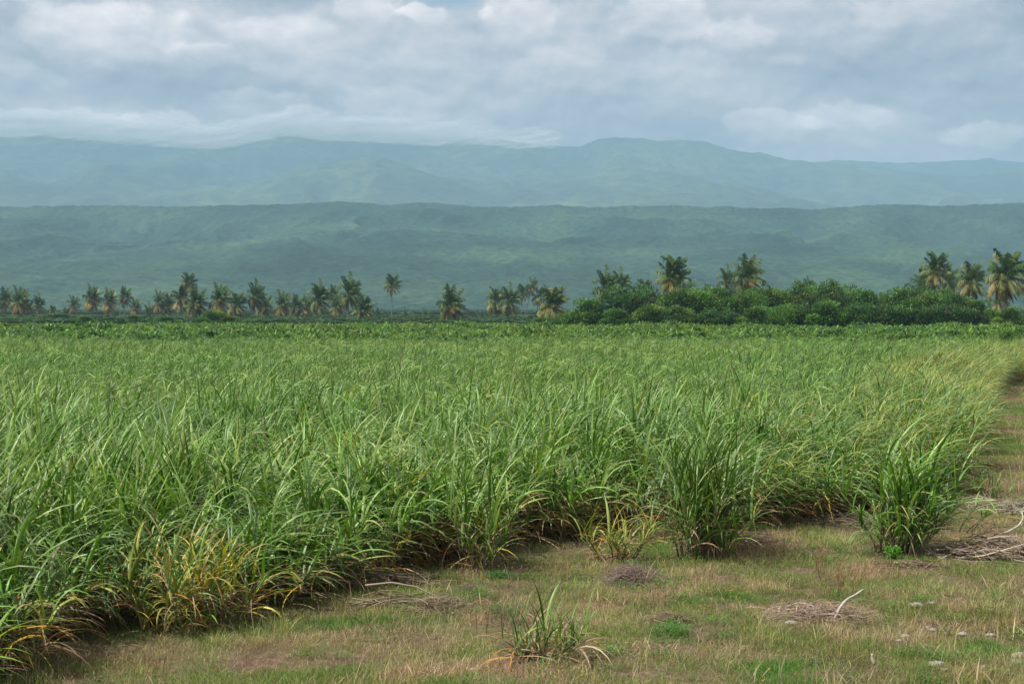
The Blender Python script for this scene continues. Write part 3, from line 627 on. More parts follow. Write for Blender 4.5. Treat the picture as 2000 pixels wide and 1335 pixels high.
# leafy bright weed
def leafy(name, px, py, rx, h, nl, size, cols, label, cat='weed', mat=None):
    c = ground_at(px, py); g = Geo()
    d = rng.normal(0, 1, (nl, 3)); d /= np.linalg.norm(d, axis=1, keepdims=True); d *= rng.random((nl, 1)) ** 0.4
    P_ = d * [rx, rx * .8, h / 2] + [0, 0, h / 2]
    ribbons(g, P_, rng.random(nl) * 6.28, rng.uniform(.5, 1.7, nl), rng.uniform(.7, 1.3, nl) * size, rng.uniform(.7, 1.3, nl) * size * .6, rng.uniform(0, .8, nl), pick(cols, [1] * len(cols), nl), 2, two=False)
    t = empty(name, (c[0], c[1], float(gh(c[0], c[1]))), label, cat); obj('foliage', g.build('foliage', M_weed), t)
    s = Geo()
    for k in range(7): 
        e = P_[rng.integers(nl)]; tube(s, [[0, 0, -.02], e * .5 + [0, 0, .02], e], [.005, .004, .002], (.1, .15, .05), 5)
    obj('stems', s.build('stems', M_stem), t)
leafy('leafy_weed', 1778, 1082, 0.26, 0.34, 700, 0.045, ((.10, .33, .03), (.14, .38, .05)), 'vivid green leafy weed at the foot of the isolated dark cane clump')
leafy('leafy_weed', 1742, 1090, 0.16, 0.22, 260, 0.045, ((.10, .33, .03), (.14, .38, .05)), 'smaller vivid green weed left of the larger one under the isolated clump')
leafy('leafy_weed', 1310, 1238, 0.3, 0.12, 500, 0.03, ((.07, .2, .03), (.1, .25, .05)), 'low creeping green weed below the small grey straw mound')
leafy('leafy_weed', 975, 1128, 0.25, 0.12, 400, 0.03, ((.06, .19, .07), (.08, .2, .06)), 'low bluish-green weed at the foot of the upright spiky clump')
# red-brown weed stalks
def stalks(px, py, label, n_, h, lean=0.1, w=0.15):
    c = ground_at(px, py)
    t = empty('weed_stalks', (c[0], c[1], float(gh(c[0], c[1]))), label, 'weed')
    for k in range(n_):
        g = Geo(); gs = Geo()
        x, y = rng.normal(0, w, 2); hh = h * rng.uniform(.6, 1.1)
        tip = np.array([x + rng.normal(lean, .1) * hh, y + rng.normal(0, .1) * hh, hh])
        pts = np.array([[x, y, -.02], [x * .6 + tip[0] * .4, y * .6 + tip[1] * .4, hh * .5], tip])
        tube(gs, pts, [.004, .003, .0015], (.24, .12, .07), 5)
        m_ = 22; q = rng.uniform(.35, 1, (m_, 1)); P_ = np.array([x, y, 0]) * (1 - q) + tip * q
        ribbons(g, P_, rng.random(m_) * 6.28, rng.uniform(.2, 1.0, m_), rng.uniform(.02, .06, m_), np.full(m_, .008), rng.uniform(0, 1, m_), pick(((.3, .15, .08), (.2, .1, .06)), (1, 1), m_), 2, two=False)
        st = obj('stem', gs.build('stem', M_stem), t); obj('seed_head', g.build('seed_head', M_grass), st)
stalks(1632, 1160, 'thin red-brown weed stalks standing above the bent grey stick', 9, .55, .25)
stalks(1608, 1125, 'upright rusty weed stalks left of the isolated clump', 7, .6, .0)
stalks(310, 1310, 'dark dry weed stalks at the bottom left of the photo', 8, .3, .2)
stalks(945, 1225, 'faint tan seed stalks left of the young tuft', 6, .4, .05)
# wildflowers
pf = []
for (px, py, n_, w_) in ((1420, 1175, 40, .5), (1300, 1160, 15, .5), (1790, 1120, 18, .8), (900, 1120, 18, .5), (1500, 1290, 12, .6), (1000, 1310, 10, .5)):
    c = ground_at(px, py); q = rng.normal(0, w_, (n_, 2)) + c; pf.append(q)
pf = np.concatenate(pf); g = Geo(); a5 = np.arange(5) * 1.2566
for (x, y) in pf:
    z = float(gh(x, y)) + rng.uniform(.1, .2)
    ribbons(g, np.tile([x, y, z], (5, 1)), a5, np.full(5, 1.1), np.full(5, .016), np.full(5, .014), np.full(5, .3), np.tile([.75, .5, .03], (5, 1)), 2, two=False)
tag(obj('wildflowers', g.build('wildflowers', M_grass)), 'tiny yellow wildflowers sprinkled through the verge grass', 'flowers', kind='stuff')

# ------------------------------------------------------------------ weed strip behind the cane
def bushvar(rx, h, nl, size, cols, w, asp=0.45, nb=9, upright=0.0):
    g = Geo(); cs = rng.normal(0, .42, (nb, 3)) * [rx, rx, 0]; cs[:, 2] = rng.uniform(.3, .85, nb) * h; rr = rng.uniform(.3, .55, nb) * min(rx, h)
    k = rng.integers(0, nb, nl); d = rng.normal(0, 1, (nl, 3)); d /= np.linalg.norm(d, axis=1, keepdims=True)
    P_ = cs[k] + d * rr[k][:, None] * rng.uniform(.6, 1.05, (nl, 1)); P_[:, 2] = abs(P_[:, 2])
    az = np.arctan2(d[:, 1], d[:, 0]) + rng.normal(0, .7, nl)
    ct = pick(cols, w, nb, .12)[k] * rng.uniform(.75, 1.25, (nl, 1))
    ribbons(g, P_, az, rng.uniform(.1, 1.5, nl), size * rng.uniform(.6, 1.3, nl), size * asp * rng.uniform(.7, 1.3, nl), rng.uniform(.2, 1.3, nl), ct, 3, (.4, 0), .2, .6, two=False)
    return g
BG = [np.array([.06, .145, .03]), np.array([.11, .215, .045]), np.array([.21, .30, .07]), np.array([.035, .09, .022]), np.array([.3, .26, .12])]
vw = [bushvar(1.1, 1.9, 520, .5, BG[:4], (4, 4, 2.5, 2), .3).build('w', M_weed) for _ in range(4)]
vw += [bushvar(1.0, 1.4, 600, .28, BG[:4], (4, 4, 3, 3), .5).build('w', M_weed) for _ in range(4)]
P = []
gx, gy_ = np.meshgrid(np.arange(-110, 110, 1.5), np.concatenate([np.arange(113, 205, 2.2), np.arange(206, 330, 4)]))
P = np.stack([gx.ravel(), gy_.ravel()], 1) + rng.uniform(-1, 1, (gx.size, 2))
P = P[(abs(P[:, 0]) < .40 * P[:, 1] + 6)]; n = len(P)
hh = 0.42 + 0.70 * fbm(P[:, 0] * .12, P[:, 1] * .12, 3, 3)
hh *= 0.7 + 0.4 * sm(113, 135, P[:, 1])
hh = np.minimum(hh * 1.1, (4 - 29 * P[:, 1] / F) / 2.3 * (.4 + .7 * fbm(P[:, 0] * .35, P[:, 1] * .1, 23, 3)) * rng.uniform(.7, 1.3, n)).clip(.1, 2)
vi = np.where(fbm(P[:, 0] * .07, P[:, 1] * .07, 13, 3) > .5, rng.integers(0, 4, n), rng.integers(4, 8, n))
scatter('field_margin_weeds', np.column_stack([P, 0 * P[:, 0]]), np.stack([0 * hh, 0 * hh, rng.normal(0, .6, n)], 1), np.stack([np.ones(n), np.ones(n), hh], 1), vi, vw,
        'band of bright green broad-leaved weeds along the far edge of the cane field', 'weeds')

vscrub = [bushvar(1.0, 1.4, 500, .3, [np.array([.03, .07, .02]), np.array([.05, .10, .03]), np.array([.08, .13, .035])], (3, 3, 1), .6).build('scrub', M_tree) for _ in range(3)]
n = 5200; yy = 800 + 800 * rng.random(n) ** 1.2; xx = rng.uniform(-.42, .42, n) * yy
sz = rng.uniform(1.6, 3.2, n)
n2 = 1100; y2 = rng.uniform(290, 520, n2); yy = np.concatenate([yy, y2]); xx = np.concatenate([xx, rng.uniform(-.42, .05, n2) * y2]); sz = np.concatenate([sz, rng.uniform(1.0, 2.1, n2) * 1.05]); n += n2
scatter('distant_scrub', np.column_stack([xx, yy, 0 * xx]), np.stack([0 * sz, 0 * sz, rng.random(n) * 6.28], 1), np.stack([sz * 2.2, sz * 2.2, sz * .4], 1), rng.integers(0, 3, n), vscrub,
        'far-off green scrub covering the plain up to the foot of the hills', 'scrub')

# ------------------------------------------------------------------ trees
def crown(rx, ry, h, z0, nl, size, cols, w, nb=46, tip=None):
    """leaf clumps spread over an uneven dome"""
    g = Geo(); d = rng.normal(0, 1, (nb, 3)); d[:, 2] = abs(d[:, 2]) * .9 - .25; d /= np.linalg.norm(d, axis=1, keepdims=True)
    q = rng.uniform(.45, .92, (nb, 1)); cs = d * q * [rx, ry, h - z0] * .85; cs[:, 2] = cs[:, 2].clip(-.3 * (h - z0), None) + z0 + .25 * (h - z0)
    rr = rng.uniform(.18, .36, nb) * (rx + h) / 2
    k = rng.choice(nb, nl, p=rr ** 2 / (rr ** 2).sum()); e = rng.normal(0, 1, (nl, 3)); e /= np.linalg.norm(e, axis=1, keepdims=True)
    lum = .82 + .3 * fbm(e[:, 0] * 3 + k * 7.7, e[:, 1] * 3 + e[:, 2] * 2, 5, 3)
    P_ = cs[k] + e * rr[k][:, None] * (rng.uniform(.65, 1.0, (nl, 1)) + .35 * (lum[:, None] - .95)) * [1, 1, .85]
    ok = P_[:, 2] > .15; P_, k, e = P_[ok], k[ok], e[ok]; nl = len(P_)
    base = pick(cols, w, nb, .15)[k] * rng.uniform(.75, 1.25, (nl, 1))
    if tip is not None:
        f = ((rng.random(nb) < .2)[k] & (rng.random(nl) < .4))[:, None]; base = np.where(f, np.array(tip) * rng.uniform(.7, 1.2, (nl, 1)), base)
    az = np.arctan2(e[:, 1], e[:, 0]) + rng.normal(0, .8, nl); th = np.arccos(e[:, 2].clip(-1, 1)) * .6 + rng.normal(0.3, .5, nl)
    ribbons(g, P_, az, th, size * rng.uniform(.6, 1.3, nl), size * .55 * rng.uniform(.7, 1.3, nl), rng.uniform(.2, 1.2, nl), base, 2, (.25, 0), two=False)
    V_ = np.concatenate(g.V); zt = np.percentile(V_[:, 2], 99.3); kx = rx / np.percentile(abs(V_[:, 0]), 98)
    f_ = np.array([kx, kx, h / zt]); g.V = [v * f_ for v in g.V]
    return g, cs * f_, rr
def trunkgeo(h, cs, r=.16):
    g = Geo(); tube(g, [[0, 0, -.2], [.05, 0, h * .25], [.1, .05, h * .5]], [r * 1.3, r, r * .7], (.16, .12, .09), 6)
    for c in cs[:9]:
        tube(g, [[.05, 0, h * .2], np.array([.05, 0, h * .3]) * .4 + c * .6, c], [r * .6, r * .4, r * .12], (.16, .12, .09), 5)
    return g
TG = [np.array([.055, .14, .025]), np.array([.09, .205, .035]), np.array([.16, .27, .045]), np.array([.03, .08, .025])]
TV = []
specs = [dict(w=(4, 3, 1, 4)), dict(w=(3, 4, 2, 1)), dict(w=(1, 3, 5, .3)), dict(w=(3, 3, 1, 3), tip=(.24, .12, .06)), dict(w=(2, 4, 3, 1), tip=(.22, .2, .05)), dict(w=(1, 1, 0, 5), tip=(.12, .08, .05))]
for s in specs:
    cw = crown(4.6, 3.6, 6.0, .6, 17000, .36, TG, s['w'], tip=s.get('tip'))
    TV.append((cw[0].build('crown', M_tree), trunkgeo(6.0, cw[1]).build('trunk', M_bark)))
def tree(px, top, hw, D, v, label, cat='tree', name='broadleaf_tree', group=None, sink=0, hs=1.0):
    p = at(px, top, D); H = p[2]; s = hw * D / F / 4.6
    t = empty(name, (p[0], D, 0), label, cat, group, rz=rng.uniform(-.6, .6) + (math.pi if rng.random() < .5 else 0))
    c_ = obj('crown', TV[v][0], t); k_ = obj('trunk', TV[v][1], t)
    for o in (c_, k_): o.scale = (s, s, H / 6.0)
    return t
GT = 'green trees of the thicket at the right beyond the cane'
trees = [
 (1150, 597, 44, 232, 1, 'rounded dark green tree at the left end of the thicket'),
 (1100, 614, 26, 236, 1, 'small low tree just left of the thicket, under the golden palm'),
 (1222, 573, 62, 262, 0, 'broad very dark tree below the two neighbouring palms at the thicket left'),
 (1205, 604, 38, 228, 1, 'medium green tree in front of the broad very dark tree'),
 (1275, 594, 38, 225, 2, 'light green tree in front between the dark tree and the tall central palm'),
 (1345, 571, 55, 245, 2, 'yellow-green tree directly under the starry central palm'),
 (1400, 570, 48, 250, 1, 'tall green tree right of the starry central palm'),
 (1322, 604, 44, 224, 3, 'lower olive tree with brownish tips in front of the yellow-green one'),
 (1452, 576, 42, 246, 4, 'yellowish tree under the leaning pair of palms'),
 (1402, 606, 42, 222, 0, 'dark lower tree in the front middle of the thicket'),
 (1510, 572, 42, 248, 2, 'fresh green tree left of the red-tipped trees'),
 (1478, 606, 40, 222, 1, 'mid green low tree in front of the yellowish tree'),
 (1562, 563, 38, 250, 3, 'tree with reddish brown tips below the small palm head'),
 (1545, 602, 42, 224, 4, 'bushy yellow-green tree in front of the reddish-tipped tree'),
 (1627, 560, 36, 246, 3, 'tallest red-tipped tree, right before the dip in the thicket top'),
 (1612, 600, 44, 222, 1, 'round green tree in front of the tallest red-tipped tree'),
 (1690, 578, 36, 245, 1, 'green tree in the dip of the thicket top'),
 (1680, 606, 40, 223, 0, 'dark green low tree below the dip of the thicket top'),
 (1732, 578, 36, 248, 4, 'olive tree left of the palm trio at the right'),
 (1765, 570, 46, 246, 1, 'wide green tree at the left foot of the palm trio'),
 (1750, 606, 46, 222, 5, 'deep shadowy green tree low in front, left of the palm trio'),
 (1815, 570, 44, 242, 4, 'golden green tree right under the palm trio'),
 (1822, 606, 42, 220, 5, 'blackish green low tree beneath the palm trio'),
 (1868, 580, 40, 240, 3, 'brown-tipped tree under the yellow palm at the right'),
 (1880, 604, 40, 220, 5, 'dark purple-green tree at the right front of the thicket'),
 (1912, 592, 32, 238, 1, 'green tree at the right end of the thicket'),
 (1938, 606, 28, 226, 2, 'low green tree beside the trunk of the rightmost palm'),
 (1975, 614, 34, 222, 1, 'small green tree below the rightmost palm at the photo edge'),
 (1255, 574, 40, 256, 5, 'dark tree filling the skyline right of the very dark tree'), (1375, 572, 36, 262, 1, 'green tree far back between the starry palm and its right neighbour tree'),
 (1482, 574, 34, 258, 1, 'mid green tree behind, right of the leaning palm pair'), (1594, 564, 34, 262, 0, 'dark tree behind, between the two red-tipped trees'), (1658, 572, 30, 262, 2, 'light green tree just left of the dip in the thicket top'),
 (1790, 571, 34, 262, 0, 'dark tree standing behind the left foot of the palm trio'), (1840, 574, 34, 262, 1, 'green tree far back between the palm trio and the yellow palm'),
 (2030, 610, 40, 230, 0, 'dark tree cut by the right edge of the photo')]
for a_ in trees:
    a_ = list(a_); back = a_[3] > 230; a_[2] *= 1.12 if back else 1.05; a_[1] -= rng.uniform(-5, 12) if back else rng.uniform(-4, 16); tree(*a_, group=GT)
GB2 = 'bushes growing between the left-hand palms'
for a_ in [(108, 612, 34, 430, 4, 'pale olive bush left of the first thin-trunked palms'), (165, 617, 22, 300, 1, 'green bush below the double-trunked palm'), (155, 630, 15, 190, 0, 'small dark bush standing forward in the weeds at far left'),
           (205, 620, 20, 330, 5, 'dim bush between the double-trunked palm and its right neighbour'), (262, 616, 20, 340, 1, 'green bush right of the tall straight palm'), (322, 618, 30, 300, 1, 'dark green bush under the paired palms left of the tallest cluster'),
           (418, 606, 25, 300, 2, 'bright round green bush right of the tallest palm cluster'), (450, 618, 26, 300, 1, 'low green bush under the palms at left centre'), (392, 620, 20, 290, 0, 'dark bush at the foot of the tallest palm cluster'),
           (500, 622, 24, 310, 4, 'olive bush at the foot of the dark dense palm'), (20, 620, 34, 330, 0, 'dark bush at the left edge of the photo under the palms'), (60, 622, 26, 330, 1, 'green bush under the second group of palms from the left'),
           (560, 623, 24, 320, 5, 'blackish bush beneath the middle palm cluster'), (620, 624, 26, 320, 1, 'green bush beneath the broad shaggy palms'), (700, 624, 22, 320, 0, 'dark bush at the right end of the palm row'),
           (812, 618, 24, 420, 4, 'pale hazy bush between the two tiny palms'), (905, 626, 18, 300, 3, 'brownish bush right of the lone shaggy palm'), (945, 630, 20, 300, 1, 'low green bush left of the palm pair'),
           (1062, 620, 22, 300, 4, 'olive bush below the golden palm'), (1035, 628, 24, 280, 1, 'low green bush under the thin reddish palms')]:
    tree(*a_, cat='bush', name='bush', group=GB2)
tree(1968, 648, 26, 104, 1, 'dark leafy bush at the corner of the cane on the right edge', cat='bush', name='bush')
tree(2010, 640, 34, 108, 0, 'bush cut by the right edge behind the far cane corner', cat='bush', name='bush')

# ------------------------------------------------------------------ palms
PG = [np.array([.045, .10, .028]), np.array([.075, .14, .035]), np.array([.14, .19, .06]), np.array([.32, .26, .07]), np.array([.30, .17, .07])]
def palmvar(nf, wind, w, thmax=2.35, wdry=1.0, L0=3.3, gold=.6):
    g = Geo(); gd_ = Geo(); r = Geo()
    def fronds(G, n_, thl, thh, L, cols, ww, bend, seg=9):
        az = np.arange(n_) * 2.4 + rng.normal(0, .25, n_); th = np.linspace(thl, thh, n_) + rng.normal(0, .1, n_)
        P_ = np.stack([.12 * np.cos(az), .12 * np.sin(az), -.1 - .35 * np.linspace(0, 1, n_)], 1)
        C = pick(cols, ww, n_, .15)
        if G is g:
            q_ = ((th - .9) / 1.2).clip(0, 1)[:, None] * rng.uniform(.3, 1, (n_, 1)) * gold
            C = C * (1 - q_) + np.array([.36, .28, .10]) * q_
        Ls = L * rng.uniform(.85, 1.1, n_)
        pos = ribbons(G, P_, az, th, Ls, np.full(n_, .07), rng.uniform(*bend, n_), C * 1.1, seg, (wind * .9, 0), .1, 0, two=False)
        m_ = 28; t = np.linspace(.10, .99, m_)
        for i in range(n_):
            ix = t * seg; q = np.stack([np.interp(ix, range(seg + 1), pos[i, :, k]) for k in range(3)], 1)
            dd = np.gradient(q, axis=0); dd /= np.linalg.norm(dd, axis=1, keepdims=True)
            sd_ = np.cross(dd, [0, 0, 1]); sd_ /= np.linalg.norm(sd_, axis=1, keepdims=True) + 1e-6
            for sg in (1, -1):
                v = dd * .55 + sd_ * sg * .75 + np.array([wind * .9, 0, -.45]) + rng.normal(0, .12, (m_, 3)); v /= np.linalg.norm(v, axis=1, keepdims=True)
                l = (.95 * np.sin(np.clip(t * 2.6 + .35, 0, 3)) ** .6 + .12) * Ls[i] / 3.3; w_ = .075
                e1 = q + v * l[:, None] * .5; e2 = q + v * l[:, None] + np.array([wind * .06, 0, -.16]) * l[:, None]
                wv = dd * w_
                V_ = np.stack([q - wv, q + wv, e1 + wv * .8, e1 - wv * .8, e2 + wv * .15, e2 - wv * .15], 1)
                b_ = np.arange(m_)[:, None] * 6
                G.add(V_.reshape(-1, 3), np.concatenate([b_ + [0, 1, 2, 3], b_ + [3, 2, 4, 5]]), np.repeat(C[i] * rng.uniform(.75, 1.25, (m_, 1)), 6, 0))
    fronds(g, nf, .08, thmax, L0, PG[:4], w, (.5, 1.3))
    fronds(gd_, int(7 * wdry), 2.0, 2.8, L0 * .8, [PG[3], PG[4], np.array([.2, .13, .08])], (2, 2, 2), (.1, .6))
    return g.build('crown', M_palm), gd_.build('dry_fronds', M_palm)
PV = [palmvar(36, .7, (4, 3, 1, .0)), palmvar(38, .9, (4, 3, .7, .0), gold=.3), palmvar(30, .75, (3, 3, 1, .1), wdry=1.8, gold=.9), palmvar(34, .5, (4, 3, 1, .0), thmax=1.9, wdry=1), palmvar(36, .6, (3, 3, 1.5, .3), wdry=1.8, gold=1.1), palmvar(24, .7, (2, 2, 2, 1), thmax=2, wdry=3.0, gold=1)]
def trunkmesh():
    g = Geo(); t = np.linspace(0, 1, 14)[:, None]
    pts = np.concatenate([0.0 + .0 * t, 0 * t, t], 1)
    rad = .17 * (1 - .35 * t[:, 0]) + .12 * np.exp(-t[:, 0] * 18)
    tube(g, pts, rad, np.array([[.20, .165, .13]]) * np.tile([[.8], [1.1]], (7, 1)), 8)
    return g.build('trunk', M_bark)
PT = trunkmesh()
def palm(px, cy, r, v, label, D=None, lean=0, group='coconut palms in the row beyond the field'):
    D = D or min(640, 3.1 * F / r)
    p = at(px, cy, D); s = r * D / F / 2.55
    base = (p[0] - lean * D / F, D)
    t = empty('palm_tree', (base[0], base[1], 0), label, 'palm tree', group)
    c_ = obj('crown', PV[v][0], t); d_ = obj('dry_fronds', PV[v][1], t); k_ = obj('trunk', PT, t)
    H = p[2] + .3 * s; dx = p[0] - base[0]; a_ = math.atan2(dx, H)
    rz = rng.normal(0, .35)
    for o in (c_, d_):
        o.location = (dx, 0, H + .1 * r * D / F); o.scale = (s * 1.0, s * 1.0, s * 1.35); o.rotation_euler = (0, 0, rz)
    k_.scale = (s * .9, s * .9, math.hypot(H, dx) + .1); k_.rotation_euler = (0, a_, 0); k_.location = (0, 0, -.1)
palms = [
 (8, 588, 16, 0, 'palm cut by the left edge of the photo'), (36, 591, 19, 2, 'broad brownish palm second from the left edge'), (52, 607, 15, 0, 'low palm crowding under the broad brownish one'),
 (73, 597, 13, 1, 'small dark palm with a leaning trunk, right of the left-edge group', None, 3), (101, 606, 7, 1, 'tiny distant palm above the pale olive bush'), (128, 616, 9, 0, 'tiny low palm left of the round-headed one'),
 (142, 598, 13, 2, 'round-headed palm standing alone before the double-trunked one'), (178, 585, 17, 2, 'double-trunked looking palm with wide pale crown', None, -2), (180, 590, 12, 0, 'second slim palm directly behind the wide pale crown', None, 3),
 (211, 590, 16, 2, 'palm with hanging golden skirt right of the wide pale crown'), (213, 611, 12, 0, 'low palm beneath the golden-skirted palm'), (229, 618, 7, 2, 'tiny palm at the foot of the tall straight one'),
 (242, 582, 14, 0, 'tall straight-trunked palm of the far left row'), (263, 602, 12, 2, 'short pale palm right of the tall straight one'), (289, 614, 12, 1, 'lowest dark palm in the gap of the left row'),
 (310, 592, 15, 2, 'brown-skirted palm, left of a touching pair'), (329, 599, 15, 0, 'palm at the right of the touching pair'), (367, 555, 15, 3, 'tallest palm of the left row, rising above its cluster'),
 (355, 584, 18, 2, 'mid-height palm at the left of the tallest one'), (381, 594, 21, 0, 'large shaggy palm at the right under the tallest one'), (372, 618, 12, 4, 'low golden palm at the very foot of the tallest cluster'), 
 (427, 588, 21, 2, 'large wide palm above the bright round bush'), (461, 598, 19, 4, 'golden-skirted palm right of the bright round bush'), (497, 582, 19, 1, 'dark dense-headed palm at left centre'),
 (514, 601, 17, 0, 'lower palm tucked right of the dark dense-headed one'), (550, 597, 18, 2, 'palm with pale left fronds standing slightly apart'), (578, 603, 17, 0, 'shadowed palm left in the middle cluster'),
 (598, 600, 15, 2, 'thin-crowned palm inside the middle cluster'), (621, 586, 21, 1, 'windswept dark palm of the middle cluster'), (650, 580, 14, 0, 'high small-headed palm between the two largest of the middle'),
 (657, 601, 16, 2, 'low straw-coloured palm between the two largest of the middle'), (680, 576, 23, 1, 'largest tallest palm of the middle cluster'), (709, 607, 20, 0, 'spreading low palm at the right end of the row'),
 (695, 619, 10, 4, 'stubby golden palm at the foot of the spreading low one'), (738, 616, 9, 0, 'very small palm left of the lone tall thin palm'), (765, 558, 15, 3, 'lone tall palm on a thin bare trunk'),
 (792, 620, 9, 0, 'very small palm right of the lone tall thin palm'), (831, 617, 9, 2, 'very small palm midway to the lone shaggy palm'), (852, 624, 6, 1, 'tiniest palm, just left of the lone shaggy one'), (878, 600, 26, 0, 'lone big shaggy palm near the centre'),
 (968, 590, 19, 4, 'left palm of the central pair, orange dead fronds on its trunk'), (993, 592, 20, 1, 'right darker palm of the central pair'), (1020, 574, 13, 3, 'slim palm on a thin trunk, right of the central pair', None, 2),
 (1038, 560, 11, 5, 'slender leaning palm with reddish fronds, highest in its group', None, 12), (1050, 581, 13, 5, 'ragged reddish palm under the slender leaning one'), (1077, 600, 28, 4, 'large golden palm with star-like fronds left of the thicket'),
 (1180, 566, 24, 1, 'left of two palms rising behind the thicket left end'), (1209, 561, 20, 1, 'right of two palms rising behind the thicket left end'), (1256, 571, 17, 3, 'small palm head peeking over the very dark tree'),
 (1312, 546, 30, 3, 'starry central palm with wide open fronds over the thicket'), (1347, 568, 14, 2, 'little palm head touching the right of the starry palm'), (1380, 571, 10, 0, 'tiny palm head at the thicket skyline left of the leaning pair'),
 (1418, 554, 19, 1, 'smaller left palm of the pair over the thicket middle'), (1457, 547, 29, 0, 'bigger right palm of the pair over the thicket middle'), (1575, 565, 13, 1, 'tiny dark palm head over the red-tipped tree'),
 (1826, 531, 25, 3, 'highest palm of the right-hand trio'), (1852, 552, 20, 1, 'dark palm at the right of the trio'), (1805, 562, 24, 1, 'low left palm of the right-hand trio'), (1849, 572, 13, 5, 'withered palm head low in the middle of the trio'),
 (1896, 553, 26, 4, 'yellow-fronded palm between the trio and the rightmost palm'), (1962, 544, 36, 4, 'biggest palm with long golden brown skirt at the far right'), (1950, 592, 18, 5, 'ragged brown palm beneath the biggest one at the far right'), (2018, 560, 30, 0, 'palm mostly outside the right edge of the photo')]
for a_ in palms: palm(*a_)

# pole at the right edge
g = Geo(); p = at(1997, 600, 240); tube(g, [[0, 0, -.3], [0, 0, 2], [0, 0, 4.4]], [.09, .085, .08], (.55, .57, .58), 8)
tag(obj('pole', g.build('pole', M_bark), None, (p[0], 240, 0)), 'thin pale pole at the extreme right edge beyond the trees', 'pole')

# ------------------------------------------------------------------ world
SUN_EL, SUN_AZ = R(58), R(-116)     # azimuth of the sun measured from +Y clockwise
w = bpy.data.worlds.new('World'); scn.world = w; w.use_nodes = True
nt = w.node_tree; nt.nodes.clear(); lk = nt.links
sky = N(nt, 'ShaderNodeTexSky', _sky_type='NISHITA'); sky.sun_disc = False; sky.sun_elevation = SUN_EL; sky.sun_rotation = SUN_AZ
sky.air_density = 1.0; sky.dust_density = 2.0; sky.ozone_density = 2.0
tc = N(nt, 'ShaderNodeTexCoord'); sp = N(nt, 'ShaderNodeSeparateXYZ'); lk.new(tc.outputs['Generated'], sp.inputs[0])
az = mathn(nt, 'ARCTAN2', sp.outputs[0], sp.outputs[1]); el = sp.outputs[2]
# u, v in "photo pixels at infinity": u = azimuth, v = elevation
U = mathn(nt, 'MULTIPLY', az, F); Vv = mathn(nt, 'MULTIPLY', el, F)
def vec(u, v, z=0.0):
    c = N(nt, 'ShaderNodeCombineXYZ'); lk.new(u, c.inputs[0]); lk.new(v, c.inputs[1]); c.inputs[2].default_value = z; return c.outputs[0]
vb = vec(mathn(nt, 'MULTIPLY', U, 1 / 330.0), mathn(nt, 'MULTIPLY', Vv, 1 / 190.0))
vb2 = vec(mathn(nt, 'MULTIPLY_ADD', U, 1 / 330.0, -.03), mathn(nt, 'MULTIPLY_ADD', Vv, 1 / 190.0, 0.09))
fa = noise(nt, vb, 1.0, 5, 0.5, 0.2)
fs = noise(nt, vb, 2.3, 9, 0.60, 0.15); fs2 = noise(nt, vb2, 2.3, 9, 0.60, 0.15)
wu = noise(nt, vec(mathn(nt, 'MULTIPLY', U, 1 / 120.0), mathn(nt, 'MULTIPLY', Vv, 1 / 90.0), 3.0), 1.0, 8, .58)
wv = noise(nt, vec(mathn(nt, 'MULTIPLY', U, 1 / 120.0), mathn(nt, 'MULTIPLY', Vv, 1 / 90.0), 9.0), 1.0, 8, .58)
U2 = mathn(nt, 'ADD', U, mathn(nt, 'MULTIPLY_ADD', wu, 150.0, -75.0)); V2 = mathn(nt, 'ADD', Vv, mathn(nt, 'MULTIPLY_ADD', wv, 90.0, -45.0))
acc = mathn(nt, 'MULTIPLY_ADD', fa, 1.2, -0.6)
def blob(px, py, rx, ry, amp, raw=False):
    du = mathn(nt, 'MULTIPLY_ADD', U if raw else U2, 1 / rx, -(px - 1000) / rx); dv = mathn(nt, 'MULTIPLY_ADD', Vv if raw else V2, 1 / ry, -(600 - py) / ry)
    r2 = mathn(nt, 'ADD', mathn(nt, 'MULTIPLY', du, du), mathn(nt, 'MULTIPLY', dv, dv))
    return mathn(nt, 'MULTIPLY', mathn(nt, 'EXPONENT', mathn(nt, 'MULTIPLY', r2, -1.0)), amp)
def puff(px, py, rx, ry, amp):
    """a cumulus lump: crisp warped outline on top, fading into its base"""
    b = blob(px, py, rx, ry, 1.0)
    b = mathn(nt, 'ADD', b, mathn(nt, 'MULTIPLY_ADD', fs, .5, -.25))
    r_ = nt.nodes.new('ShaderNodeMapRange'); r_.interpolation_type = 'SMOOTHSTEP'; lk.new(b, r_.inputs[0]); r_.inputs[1].default_value = .38; r_.inputs[2].default_value = .62
    fade = nt.nodes.new('ShaderNodeMapRange'); lk.new(Vv, fade.inputs[0]); fade.inputs[1].default_value = 600 - py - ry * 1.2; fade.inputs[2].default_value = 600 - py + ry * .5
    return mathn(nt, 'MULTIPLY', mathn(nt, 'MULTIPLY', r_.outputs[0], fade.outputs[0]), amp * 1.6)
for b_ in [(300, 90, 260, 60, .22), (330, 185, 230, 35, -.36), (560, 200, 110, 30, -.1), (380, 262, 330, 30, .3), (520, 5, 200, 22, -.4), (40, 40, 80, 90, -.25),
           (880, 140, 150, 70, .15), (800, 240, 130, 40, .18), (1280, 160, 200, 50, .05), (1590, 260, 150, 40, .2), (1880, 290, 90, 30, .25), (1640, 150, 240, 45, -.28),
           (1995, 50, 70, 90, -.6), (1100, 220, 200, 50, -.02), (1900, 200, 150, 50, -.28), (100, 190, 90, 50, -.12), (1300, 240, 180, 30, -.12)]:
    acc = mathn(nt, 'ADD', acc, blob(*b_))
